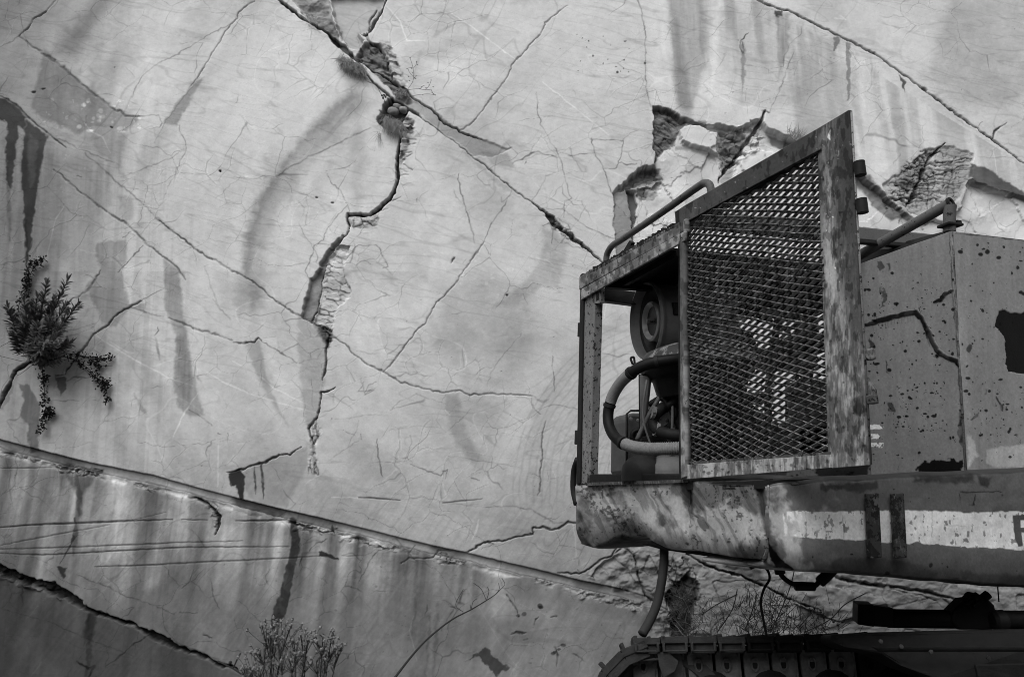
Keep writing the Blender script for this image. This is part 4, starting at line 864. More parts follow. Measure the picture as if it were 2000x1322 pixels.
# ---- roof frame of the engine bay
def rail_np(a, b, c, d): return quad_np(a, b, c, d, 140, 14)
def paint_rail(p):
    X, Y = p.PX, p.PY; p.T *= 1 + 1.1 * sstep(.45, .6, fbm(X / 9, Y / 14, 5, 421)); p.T *= 1 - .6 * sstep(.52, .62, fbm(X / 5, Y / 12, 4, 422))
MRT = mat_paint('roof_rail_paint', .13, chips=.62, rust=.03, scale=24, grime=.5, tone=True)
V = rail_np(SL.at(1136, 541), SL.at(1345, 428), SL.at(1345, 452), SL.at(1136, 566))
sheet_np('roof_rail', V, MRT, EX, paint_rail, .03, 1.0, 420)
V = rail_np(SL.at(1140, 566) - rv * .012, SL.at(1345, 452) - rv * .012, SL.at(1345, 470) - rv * .012, SL.at(1140, 586) - rv * .012)
sheet_np('roof_rail_flange', V, MRT, EX, lambda p: (paint_rail(p), p.T.__imul__(1.35)), .012, 1.0, 430)
m = MB(); m.prism([SL.at(1132, 538), SL.at(1136, 534), SL.at(1160, 535), SL.at(1164, 548), SL.at(1138, 556)], rv * .06); m.build('rail_cap', MDARK, EX, bevel=.004)
# ragged sealant left along the top of the rail
m = MB(); rg = random.Random(3)
for i in range(64):
    x_ = 1150 + i * 2.7; y_ = 533 - (x_ - 1150) * .545 + 4; q = SL.at(x_, y_); h_ = rg.uniform(.004, .02); w_ = rg.uniform(.01, .02)
    m.box(q + ZZ * h_ / 2, .03, w_, h_ + .01, AX)
m.build('seal_strip', MDARK, EX)
q = SL.at(1218, 498); m = MB(); m.prism([SL.at(1208, 505), SL.at(1229, 470), SL.at(1234, 474), SL.at(1222, 500)], rv * .02); m.build('bent_tab', MDARK, EX)
# front cross beam of the roof frame
bt = BR.at(1350, 408); V = quad_np(BR.at(1336, 412), BR.at(1905, 470), BR.at(1905, 492), BR.at(1336, 440), 200, 10)
sheet_np('cross_beam', V, mat_paint('beam_paint', .12, chips=.66, rust=.03, scale=20, grime=.5), EX, None, .05, 1, 435)
V = quad_np(BR.at(1336, 441) - svv * .02, BR.at(1905, 493) - svv * .02, BR.at(1905, 500) - svv * .02, BR.at(1336, 448) - svv * .02, 40, 3)
sheet_np('beam_flange', V, MDARK, EX, None, .02, 1, 436)
# near post carrying the mesh door
MB().prism([BR.at(1334, 412), BR.at(1346, 404), BR.at(1350, 938), BR.at(1338, 942)], svv * .05).build('door_post', MDARK, EX, bevel=.004)
MB().prism([BR.at(1333, 404) - svv * .01, BR.at(1352, 399) - svv * .01, BR.at(1358, 402) - svv * .01, BR.at(1350, 450) - svv * .01, BR.at(1336, 452) - svv * .01], svv * .08).build('post_cap', MDARK, EX, bevel=.005)

# ---- hood sheet (dark underside) and handrails
N0 = SL.at(1291, 487); F0 = atZ(1183, 549, N0.z)
far = N0 + (svv * (F0 - N0).dot(svv)); L = 1.25
MB().prism([N0, N0 + rv * L, far + rv * L, far], ZZ * .012).build('hood_sheet', MBLACK, EX)
m = MB()
for k in range(5): m.beam(N0 + rv * (.1 + .25 * k) - ZZ * .014, far + rv * (.1 + .25 * k) - ZZ * .014, .03, .03)
m.beam(far - ZZ * .02, far + rv * L - ZZ * .02, .04, .04); m.build('hood_rib', MBLACK, EX)
MB().prism([P(1660, 492, 4.06), P(1760, 474, 3.86), P(1852, 450, 3.56), P(1800, 482, 3.64), P(1660, 532, 4.02)], rv * .25 + svv * .05).build('hood_lid', MBLACK, EX)
def SLr(px, py, o=.0):
    o = .2; return Plane((Bp.x + rv.x * o, Bp.y + rv.y * o), svv).at(px, py)
MB().tube(curve([SLr(1184, 512), SLr(1186, 496), SLr(1196, 480), SLr(1216, 467), SLr(1290, 417), SLr(1362, 366), SLr(1378, 358), SLr(1387, 364), SLr(1391, 390), SLr(1394, 425)], 6), .019, 12).build('handrail', MRAIL, EX, smooth=True)
hr = MB(); a = P(1666, 506, 3.9); b = P(1856, 397, 3.42)
hr.tube([a, a.lerp(b, .25), a.lerp(b, .5), a.lerp(b, .75), b], .027, 16); hr.build('handrail', MRAIL, EX, smooth='auto')
MB().tube([b + Vector((0, 0, -.01)), P(1854, 420, 3.43), P(1855, 452, 3.44)], .028, 16).build('handrail_post', MRAIL, EX, smooth='auto')
d_ = (b - a).normalized(); MB().lathe(b - d_ * .004, d_, [(0, .030), (.012, .030), (.012, .018), (.002, .016), (.002, 0)], 20).build('rail_end_ring', MDARK, EX, smooth='auto')
m = MB(); m.box(P(1856, 441, 3.44), .10, .07, .014, AX); m.box(P(1870, 437, 3.44), .03, .03, .03, AX); m.build('rail_bracket', MDARK, EX, bevel=.004)

# ---- sheet metal housing, side and front panels
CT, CB = P(1859, 452, 3.4), P(1887, 934, 3.4)      # top and foot of the housing corner
V = quad_np(SR.at(1668, 520), CT, CB, SR.at(1690, 938), 230, 420)
def paint_side(p):
    S = p.poly; X, Y = p.PX, p.PY; p.H += .014 * (fbm(X / 90, Y / 120, 3, 444) - .5); p.T *= 1 + .25 * (fbm(X / 10, Y / 160, 4, 445) - .5)
    p.line([(1684,637,7),(1720,625,8),(1755,616,7),(1790,610,8),(1800,622,6),(1812,645,6),(1822,668,7),(1832,686,6),(1850,698,6),(1868,704,7),(1874,716,6)], 6, .04, -.006, soft=2, brk=.1, wob=.7)
    p.line([(1797,601,3),(1799,612,4)], 3, .2); p.line([(1826,589,5),(1838,585,6),(1850,573,5),(1862,566,5)], 5, .04, -.006, brk=.1, wob=.8)
    p.line([(1806,630,3),(1812,660,4),(1815,676,2)], 3, .2)
    for x0, x1 in ((1700, 1790),): 
        for i in range(16): x_ = x0 + (x1 - x0) * i / 15; y_ = 637 - (x_ - 1684) * .25; p.line([(x_, y_), (x_, y_ + 6 + 9 * abs(math.sin(i * 2.3)))], 1.8, .6)
    S([(1712,510),(1726,512),(1728,524),(1720,530)], .25, 2); S([(1733,515),(1740,515),(1740,528),(1735,524)], .25, 2)
    S([(1698,658),(1706,664),(1709,680),(1704,690),(1698,680)], .12, 2); S([(1724,562),(1735,575),(1730,595),(1724,600)], .25, 2, wob=3); S([(1730,700),(1735,705),(1735,730),(1731,728)], .15, 2)
    S([(1732,785),(1745,782),(1748,800),(1740,806)], .2, 3, wob=3)
    S([(1792,910),(1806,903),(1830,898),(1880,899),(1886,938),(1850,938),(1806,925),(1796,925)], .03, 2, mott=0, wob=2.5)
    S([(1680,915),(1702,912),(1704,928),(1680,938)], .3, 3); p.line([(1876,800,6),(1880,825,10),(1878,850,12),(1884,880,10)], 9, .12, soft=2)
    p.blobs((1690,520,1880,900), 170, 1, 4.2, .07, 441, vert=.35); p.blobs((1740,740,1850,850), 80, .8, 3, .08, 442); p.blobs((1700,560,1860,720), 50, .7, 2, .1, 443)
    p.line([(1856,452),(1862,560),(1868,650),(1874,740),(1880,820)], 2.2, .3)
    # remains of a white painted letter
    for g in ([(1690,829),(1722,828),(1727,833),(1724,838),(1690,840)], [(1690,847),(1714,847),(1719,852),(1716,857),(1690,856)], [(1690,865),(1726,864),(1730,869),(1724,874),(1690,872)]):
        k = p.sl(1680, 810, 1740, 885); sd = p.sdf(g, X[k] + p.w1[k] * .6, Y[k] + p.w2[k] * .6); m = 1 - sstep(-.8, .6, sd); m *= 1 - sstep(.55, .65, fbm(X[k] / 6, Y[k] / 6, 3, 443)); p.T[k] = p.T[k] * (1 - m) + m * 4.0
    p.T *= 1 - .45 * sstep(.5, .2, (X - 1670) / 90) * 0
sheet_np('side_panel', V, MBODY, EX, paint_side, .008, 1.0, 440)
hcn = SR.at(1872, 690)
V = quad_np(CT, FR.at(2200, 495), FR.at(2230, 918), CB, 380, 420)
def paint_front(p):
    S = p.poly; p.H += .014 * (fbm(p.PX / 110, p.PY / 140, 3, 453) - .5); p.T *= 1 + .28 * (fbm(p.PX / 9, p.PY / 170, 4, 454) - .5)
    S([(1948,606),(1960,604),(1970,612),(1985,610),(2000,612),(2060,605),(2075,700),(2030,735),(1985,728),(1968,726),(1960,712),(1963,685),(1958,660),(1950,648),(1942,635)], .03, 1.4, mott=0, wob=1.2, dep=.004)
    S([(1886,675),(1896,672),(1899,682),(1893,690),(1886,686)], .15, 2)
    for x, y, r in [(1875,492,5),(1913,497,4),(1926,492,4.5),(1949,503,4),(1958,484,3),(1986,522,4),(1991,571,4),(1876,672,3),(1998,575,5)]: p.blobs((x - 1, y - 1, x + 1, y + 1), 1, r, r + .3, .07, int(x + y))
    p.blobs((1885,460,2190,900), 240, .9, 4.2, .08, 451, vert=.25); p.blobs((1885,740,2100,860), 60, .9, 3.4, .08, 452); p.line([(1944,775,4),(1955,795,5),(1957,802,3)], 4, .2); p.line([(1895,820,4),(1905,812,6),(1910,805,3)], 5, .2); p.line([(1925,762,5),(1922,770,5)], 5, .15)
    S([(1888,850),(1898,852),(1910,885),(1900,905),(1890,915)], 2.0, 4, mott=.5); S([(1925,880),(1942,873),(1990,868),(2100,868),(2100,912),(1940,912),(1925,905)], 1.75, 3, mott=.2)
    p.line([(1865,456),(1950,464),(2000,470),(2190,494)], 3, .3)
    p.T *= 1 + .3 * (1 - sstep(0, 26, p.PX - 1862 - (p.PY - 452) * .06)) * fbm(p.PX / 8, p.PY / 40, 3, 452)
sheet_np('front_panel', V, MBODY, EX, paint_front, .008, 1.32, 450)
# rounded weld bead down the corner, and the joint below
MB().tube([CT.lerp(CB, k / 12) + Vector((0, 0, .0015 * (k % 2))) for k in range(13)], .006, 8).build('corner_weld', MFRAME, EX, smooth=True)
MB().tube(curve([SR.at(1690, 938), SR.at(1790, 936), SR.at(1886, 934)], 6), .006, 8).build('base_weld', MBLACK, EX, smooth=True)
MB().tube(curve([FR.at(1888, 934), FR.at(1940, 928), FR.at(2060, 922), FR.at(2200, 918)], 6), .007, 8).build('base_weld', MBLACK, EX, smooth=True)
# top of the housing and its low domed cover
ta, tb = CT, SR.at(1668, 520)
MB().prism([FR.at(2200, 495), FR.at(2230, 918), FR.at(2230, 918) + svv * .9, FR.at(2200, 495) + svv * .9], -rv * .008).build('far_panel', MDARK, EX)
MB().prism([hull_pt(2239, k / 8) + rv * .0 for k in range(9)] + [hull_pt(2239, 1) + svv * .5, hull_pt(2239, 0) + svv * .42], rv * .012).build('counterweight_end', MDARK, EX)
MB().prism([ta - ZZ * .004, FR.at(2200, 495), FR.at(2200, 495) + svv * .6, tb + rv * .9, tb], -ZZ * .01).build('housing_top', MFRAME, EX)
dp = []
for i in range(22):
    t = i / 21; x_ = 1884 + t * 320; h = 10 * sstep(0, .35, t)
    dp.append((FR.at(x_, 466 + (x_ - 1884) * .11 - (h * 1.6 + 4 * t)) + svv * .10))
m = MB(); m.prism(dp + [FR.at(2204, 505) + svv * .10, FR.at(1884, 462) + svv * .10], svv * .35); m.build('domed_cover', MRAIL, EX)
# dark sheet of housing interior behind the door
MB().prism([P(1690, 936, 3.93), P(1690, 525, 3.93), P(1640, 540, 4.3), P(1640, 930, 4.3)], rv * .02).build('bulkhead', MDARK, EX)

# ================================================================ the swung mesh door
DD = Vector((.485, -.875, 0)).normalized(); DR = Plane(P(1336, 930, 3.27), DD); dn = Vector((DD.y, -DD.x, 0)).normalized()   # towards the viewer
if dn.dot(Vector((0, -1, 0))) < 0: dn = -dn
DOOR = empty('mesh_door', Vector((DR.p.x, DR.p.y, P(1336, 930, 3.27).z)) - Vector(EX.location)); DOOR.parent = EX
def paint_door(p):
    X, Y = p.PX, p.PY
    pale = sstep(.36, .66, .6 * fbm(X / 12, Y / 60, 6, 461) + .4 * fbm(X / 3, Y / 16, 4, 468)); lowr = sstep(300, 900, Y + 160 * (fbm(X / 20, Y / 60, 3, 462) - .5)); mid = np.exp(-((X - (1612 + (Y - 217) * .04)) / 22) ** 2)
    p.T *= 1 + 2.6 * pale * np.clip(lowr * .9 + mid * .9, 0, 1); p.T *= 1 + .9 * lowr
    p.T *= 1 - .5 * sstep(.56, .64, fbm(X / 8, Y / 20, 4, 463))
    p.line([(1624,255,3),(1622,268,4),(1625,275,3)], 3, 4.5, brk=0); p.line([(1640,295),(1641,306)], 3, 3.5, brk=0)
    p.blobs((1600,240,1690,560), 20, .8, 2.4, 3.4, 464); p.blobs((1350,240,1650,410), 60, .7, 2.2, 3.5, 465); p.blobs((1600,300,1690,900), 40, 1, 4, .4, 466)
    p.poly([(1608,330),(1625,330),(1632,500),(1640,560),(1625,620),(1612,560)], 1.7, 4, mott=.6)
    p.poly([(1660,780),(1690,772),(1694,800),(1685,815),(1668,805)], .35, 3)
    p.poly([(1335,905),(1700,880),(1700,910),(1335,935)], 1.25, 5, mott=.5); p.blobs((1360,900,1620,925), 40, 1, 5, .4, 467, vert=.4)
D = DR.at
def plate(name, a, b, c, d, nu, nv, off=0.0, th=.012, seed=460):
    V = quad_np(a, b, c, d, nu, nv) + np.array(dn * off); return sheet_np(name, V, MDOOR, DOOR, paint_door, th, 1.0, seed)
plate('top_rail', D(1338, 403), D(1662, 216), D(1662, 262), D(1342, 434), 340, 40, .0, .014)
plate('hinge_stile', D(1333, 410), D(1341, 406), D(1345, 930), D(1336, 934), 16, 360, .003, .03)
plate('free_stile', D(1608, 249), D(1662, 217), D(1701, 908), D(1630, 914), 80, 480, .006, .014)
plate('inner_lip', D(1596, 282), D(1609, 272), D(1632, 890), D(1617, 892), 20, 420, -.012, .02)
plate('bottom_rail', D(1336, 908), D(1640, 886), D(1640, 912), D(1336, 936), 330, 30, .0, .014)
MB().prism([D(1343, 434), D(1602, 281), D(1602, 290), D(1343, 445)], -dn * .035).build('top_lip', MBLACK, DOOR)
MB().prism([D(1340, 902), D(1622, 882), D(1622, 888), D(1340, 908)], -dn * .03).build('bottom_lip', MFRAME, DOOR)
MB().tube([D(1662.5, 218), D(1701, 907)], .0045, 8).build('edge_bead', MWORN, DOOR, smooth=True)
for y0, y1, w_ in ((315, 345, 20), (388, 418, 20)):
    x_ = 1662 + (y0 - 217) * .056
    c_ = D(x_ + 12, (y0 + y1) / 2); o_ = MB(); o_.lathe(c_ - ZZ * .024, ZZ, [(0, .013), (0, .019), (.05, .019), (.05, .013)], 14); o_.box(D(x_ + 3, (y0 + y1) / 2), .02, .015, .02, (DD, dn, ZZ))
    o_.build('hinge_knuckle', MDARK, DOOR, smooth='auto')
m = MB(); m.prism([D(1690, 735), D(1706, 760), D(1709, 788), D(1692, 776)], -dn * .02); m.box(D(1704, 780), .026, .03, .03, (DD, dn, ZZ)); m.build('latch', MFRAME, DOOR, bevel=.004)
MB().box(D(1700, 692), .03, .02, .04, (DD, dn, ZZ)).build('latch_stop', MFRAME, DOOR, bevel=.006)
# expanded metal: every strand a twisted flat bar
q00, q10, q11, q01 = [D(*q) for q in ((1341, 440), (1600, 288), (1622, 886), (1342, 906))]      # the four corners of the panel
me_ = MB(); rg = random.Random(9); WL = ((q11 - q01).length + (q10 - q00).length) / 2; HL = ((q01 - q00).length + (q11 - q10).length) / 2
def MP(s_, t_):
    q = (q00 * (1 - s_) + q10 * s_) * (1 - t_) + (q01 * (1 - s_) + q11 * s_) * t_
    return q - dn * (.018 - .012 * math.sin(s_ * 6 + t_ * 4) - .006 * math.sin(t_ * 17 + 1) - .002 * math.sin(s_ * 19 + t_ * 9)) + ZZ * .0015 * math.sin(s_ * 11 + t_ * 7)
ncol = round(WL / .068); nrow = round(HL / .0140)
for r in range(nrow):
    for c in range(-1, ncol + 1):
        x0 = c + (.5 if r % 2 else 0)
        for sgn in (-1, 1):
            x1 = x0 + sgn * .5
            if min(x0, x1) < -.01 or max(x0, x1) > ncol + .01: continue
            j = lambda: rg.uniform(-.03, .03)
            a = MP((x0 + j()) / ncol, (r + 1 + j()) / nrow); b = MP((x1 + j()) / ncol, (r + j()) / nrow)
            me_.beam(a, b, .0128, .0028, dn * .62 - ZZ * .78)
mesh_o = me_.build('expanded_mesh', MMESH, DOOR)

# ================================================================ what stands in the engine bay
# round air cleaner lying on its side
c = P(1259, 627, 3.93); ax = Vector((.972, .235, 0))
m = MB(); m.lathe(c, ax, [(.07, .198), (.03, .202), (.0, .208), (.00, .212), (.012, .219), (.03, .212), (.035, .205), (.16, .205), (.165, .212), (.20, .212), (.205, .205), (.45, .205), (.46, .0)], 56, cap=False)
ac = m.build('air_cleaner', mat_plain('pale_drum_paint', .17, .5, .5, 9), EX, smooth='auto')
MB().lathe(c, ax, [(.055, .20), (.06, .18), (.10, .15), (.10, .11), (.05, .105), (.055, 0)], 56, cap=False).build('intake_dish', mat_plain('dark_dish', .03, .4, .5, 14), ac, smooth='auto')
MB().lathe(c + ax * .015, ax, [(.06, .112), (.02, .110), (.012, .10), (.02, .09), (.05, .075), (.055, .03), (.055, 0)], 40, cap=False).build('fan_hub', mat_plain('pale_hub', .34, .2, .2, 9, .001, .5), ac, smooth='auto')
MB().lathe(c + ax * .0, ax, [(.0, .022), (.02, .022), (.02, 0)][::-1] if False else [(.01, 0), (.01, .016), (.06, .016)], 12).build('centre_bolt', MWORN, ac, smooth='auto')
for off in (.17, .33):
    MB().lathe(c + ax * off, ax, [(0, .214), (.03, .214)], 48).build('clamp_band', MWORN, ac, smooth='auto')
m = MB(); m.box(c + ax * .2 + Vector((-.03, -.21, .02)), .10, .03, .07, AX); m.box(c + ax * .24 + Vector((-.0, -.215, -.07)), .05, .04, .16, AX); m.build('clamp_latch', MDARK, ac, bevel=.006)
# capped bowl below it
c = P(1365, 715, 3.72); k_ = 3.72 / F * 1.02
ML = mat_paint('flaking_cap', .05, chips=.78, rust=.03, scale=14, grime=.6, light=4.0)
b0 = MB().lathe(c, ZZ, [(.10, .0), (.105, .12), (.10, .20), (.075, .265), (.045, .285), (.01, .295)], 56).build('cleaner_cap', ML, EX, smooth='auto')
MB().lathe(c, ZZ, [(.012, .292), (.015, .305), (-.008, .306), (-.014, .296), (-.012, .27)], 56).build('cap_rim', MWORN, b0, smooth='auto')
MB().lathe(c, ZZ, [(-.01, .285), (-.05, .27), (-.07, .24), (-.16, .22), (-.17, .19), (-.17, 0)], 56).build('cap_bowl', MBLACK, b0, smooth='auto')
MB().tube(curve([P(1236, 712, 3.75), P(1232, 700, 3.75), P(1238, 698, 3.75), P(1240, 710, 3.75), P(1246, 722, 3.74)], 5), .006, 8).build('wing_clip', MBLACK, b0, smooth=True)
# the looping hose
Yh = 3.62
hp = [P(1345, 700, 3.45), P(1300, 704, 3.45), P(1262, 712, 3.48), P(1236, 726, 3.52), P(1212, 748, 3.6), P(1196, 775, 3.66), P(1188, 805, 3.68), P(1190, 832, 3.66), P(1203, 855, 3.6), P(1228, 870, 3.52), P(1260, 876, 3.46), P(1300, 876, 3.42), P(1350, 874, 3.4)]
cv = curve(hp, 14); nC = len(cv); hr_ = .028
def seg(a, b, name, mat, rib=0, sc=1.0):
    pts = cv[a:b]; 
    if rib:
        q = []; 
        for i in range(len(pts) - 1):
            for k2 in range(3): q.append(pts[i].lerp(pts[i + 1], k2 / 3))
        q.append(pts[-1]); pts = q; rr = [hr_ * sc * (1 + rib * (1 if i % 2 else -1)) for i in range(len(pts))]
    else: rr = [hr_ * sc] * len(pts)
    return MB().tube(pts, rr, 18).build(name, mat, EX, smooth=True)
HO = seg(0, nC, 'air_hose', MBLACK, 0, .97)
def sub(a, b, name, mat, rib, sc):
    o2 = seg(a, b, name, mat, rib, sc); o2.parent = HO; return o2
MB_ = MHOSE
for a, b, rib, sc in ((46, 76, .012, 1.02), (122, nC, .05, 1.03)):
    pts = cv[a:b]; q = []
    for i in range(len(pts) - 1):
        for k2 in range(3): q.append(pts[i].lerp(pts[i + 1], k2 / 3))
    q.append(pts[-1]); MB().tube(q, [hr_ * sc * (1 + rib * (1 if (i // 2) % 2 else -1)) for i in range(len(q))], 18).build('hose_sleeve', MHOSE, HO, smooth=True)
# tapering flat strut, box tank, rubber ring, manifold pipes, canisters
MB().prism([P(1249, 732, 3.7), P(1269, 736, 3.7), P(1258, 836, 3.72), P(1250, 842, 3.72)], rv * .02 + svv * .01).build('strut', MGREY, EX, bevel=.003)
MB().prism([P(1247, 732, 3.72), P(1251, 730, 3.72), P(1252, 842, 3.74), P(1248, 842, 3.74)], rv * .03).build('strut_flange', MDARK, EX)
tk = MB(); ta = P(1222, 926, 3.90); tb_ = P(1222, 806, 3.90); tc = tb_ + rv * .5
tk.prism([ta, ta + rv * .5, tc, tb_ + rv * .03, tb_ - ZZ * .03], svv * .18); tk.build('tank', mat_plain('tank_paint', .08, .6, .6, 8), EX, bevel=.02)
MB().tube([P(1246 + 12 * math.cos(t), 852 + 12 * math.sin(t), 3.9) for t in np.linspace(0, 6.28, 20)], .012, 8).build('rubber_ring', MBLACK, EX, smooth=True)
man = MB()
man.tube(curve([P(1352, 800, 3.8), P(1320, 790, 3.75), P(1290, 800, 3.7), P(1276, 820, 3.7), P(1282, 838, 3.68), P(1310, 848, 3.62), P(1350, 850, 3.6)], 6), .028, 12)
man.tube(curve([P(1350, 750, 3.8), P(1322, 760, 3.78), P(1296, 772, 3.74), P(1268, 790, 3.72)], 5), .014, 10)
man.build('manifold_pipe', MDARK, EX, smooth=True)
MB().tube(curve([P(1268, 792, 3.9), P(1285, 795, 3.9), P(1310, 792, 3.9), P(1345, 790, 3.9)], 5), [.02, .03] * 8, 12).build('ribbed_fitting', MGREY, EX, smooth=True)
MB().tube(curve([P(1336, 700, 3.6), P(1331, 740, 3.62), P(1320, 780, 3.64), P(1302, 795, 3.66)], 6), .02, 10).build('short_hose', MBLACK, EX, smooth=True)
m = MB(); m.box(P(1318, 765, 3.85), .12, .10, .16, AX); m.box(P(1322, 815, 3.95), .16, .12, .14, AX); m.lathe(P(1318, 735, 3.8), ZZ, [(0, .05), (.06, .045), (.07, .02)], 16); m.build('pump_block', MGREY, EX, bevel=.012)
for x_, yy, rr, mt in ((1258, 930, .115, MDARK), (1312, 930, .15, MGREY)):
    MB().lathe(P(x_, yy, 3.75), ZZ, [(-.02, rr), (.02, rr), (.06, rr * .9), (.09, rr * .65), (.11, rr * .3), (.112, 0)], 32).build('canister', mt, EX, smooth='auto')
# small pipes, cables and clamps crowding the bay
rg = random.Random(31)
for k_ in range(9):
    x0, y0 = rg.uniform(1262, 1330), rg.uniform(735, 800); x1, y1 = rg.uniform(1240, 1335), rg.uniform(830, 915); Yq = rg.uniform(3.62, 3.95)
    MB().tube(curve([P(x0, y0, Yq), P((x0 + x1) / 2 + rg.uniform(-18, 18), (y0 + y1) / 2, Yq - .03), P(x1, y1, Yq)], 8), rg.choice([.005, .007, .011]), 8).build('fuel_pipe', rg.choice([MDARK, MBLACK, MGREY]), EX, smooth=True)
for x_, y_, r_ in ((1296, 772, .022), (1282, 838, .036), (1310, 848, .036), (1276, 806, .034)):
    MB().lathe(P(x_, y_, 3.68), Vector((.9, .1, -.3)), [(-.008, r_), (.008, r_)], 16).build('hose_clamp', MWORN, EX, smooth='auto')
for i_ in (20, 44, 78, 120):
    MB().lathe(cv[i_], cv[i_ + 1] - cv[i_], [(-.008, .032), (.008, .032)], 18).build('hose_clamp', MDARK, HO, smooth='auto')
m = MB()
for k_ in range(7): m.lathe(P(1232 + 14 * k_, 818 + (k_ % 2) * 3, 3.885), -svv, [(0, .010), (.008, .009), (.010, 0)], 8)
m.build('tank_bolt', MGREY, EX); MB().tube([P(1224, 930, 3.89), P(1224, 808, 3.89), P(1232, 802, 3.89), P(1335, 802, 3.89)], .006, 8).build('tank_rim', MDARK, EX, smooth=True)
MB().prism([P(1272, 850, 3.8), P(1322, 846, 3.8), P(1330, 872, 3.8), P(1276, 874, 3.8)], svv * .1).build('mount_bracket', MDARK, EX, bevel=.006)
# engine behind the mesh
m = MB()
for pts in [[(1345,525),(1610,535),(1612,612),(1560,618),(1500,604),(1440,622),(1345,615)],[(1345,610),(1425,618),(1436,700),(1424,780),(1436,930),(1345,930)],[(1430,828),(1500,822),(1560,830),(1620,826),(1620,930),(1430,930)],[(1556,742),(1590,735),(1622,742),(1622,930),(1556,900)],[(1536,656),(1622,650),(1622,684),(1560,700),(1536,690)],[(1425,640),(1470,650),(1490,690),(1536,672),(1540,694),(1490,706),(1425,700)],[(1436,762),(1516,770),(1516,782),(1436,786)],[(1490,690),(1560,698),(1600,706),(1600,724),(1530,716),(1500,716)],[(1575,620),(1600,620),(1604,660),(1590,740),(1574,700)],[(1430,790),(1460,780),(1500,810),(1490,830),(1430,830)]]:
    m.prism([P(x, y, 4.05) for x, y in pts], rv * .05 + svv * .16)
m.build('engine_block', MDARK, EX, bevel=.02)
m = MB()
for k_ in range(5): m.lathe(P(1400 + k_ * 42, 560 + 8 * k_, 4.0), ZZ, [(0, .05), (.10, .05), (.12, .03), (.12, 0)], 14)
m.tube(curve([P(1340, 690, 3.9), P(1420, 675, 3.9), P(1500, 690, 3.95), P(1560, 660, 4.0), P(1640, 680, 4.0)], 6), .03, 10)
m.tube(curve([P(1430, 600, 3.9), P(1530, 640, 3.95), P(1560, 700, 4.0), P(1552, 760, 4.0)], 6), .012, 8)
m.tube(curve([P(1440, 640, 3.9), P(1452, 720, 3.9), P(1440, 800, 3.9), P(1470, 880, 3.9)], 6), .018, 10)
m.tube(curve([P(1520, 620, 3.9), P(1508, 700, 3.9), P(1500, 780, 3.9), P(1505, 870, 3.9)], 6), .02, 10)
m.build('engine_pipework', MDARK, EX, smooth='auto')

# ================================================================ hanging from the machine
MB().tube(curve([P(1297, 1058, 3.75), P(1297, 1090, 3.74), P(1293, 1130, 3.72), P(1284, 1175, 3.70), P(1270, 1210, 3.68), P(1254, 1238, 3.64)], 8), .0215, 14).build('drain_hose', mat_plain('old_hose', .035, .7, .5, 12), EX, smooth=True)
MB().tube(curve([P(1470, 1097, 3.3), P(1480, 1098, 3.3), P(1498, 1112, 3.3), P(1503, 1130, 3.3), P(1492, 1150, 3.3), P(1486, 1175, 3.3), P(1490, 1205, 3.3), P(1497, 1240, 3.3)], 8), .0055, 8).build('cable', MBLACK, EX, smooth=True)
MB().tube(curve([P(1472, 1096, 3.3), P(1468, 1104, 3.3), P(1470, 1110, 3.3)], 3), .011, 8).build('cable_plug', MBLACK, EX, smooth=True)
lk = MB().tube(curve([P(1520, 1096, 3.1), P(1526, 1122, 3.1), P(1545, 1138, 3.1), P(1570, 1145, 3.1), P(1590, 1144, 3.1), P(1606, 1130, 3.1), P(1634, 1108, 3.1)], 8), .010, 10).build('tow_loop', MBLACK, EX, smooth=True)
for a, b, r_ in ((P(1519, 1094, 3.1), P(1524, 1121, 3.1), .021), (P(1552, 1144, 3.1), P(1592, 1145, 3.1), .018), (P(1600, 1138, 3.1), P(1632, 1106, 3.1), .022)):
    MB().tube([a, a.lerp(b, .05), a.lerp(b, .5), a.lerp(b, .95), b], [r_ * .8, r_, r_, r_, r_ * .8], 14).build('loop_sleeve', MBLACK, lk, smooth='auto')
MB().tube([P(1948, 1138, 3.6), P(1951, 1175, 3.6)], .003, 6).build('wire', MBLACK, EX)

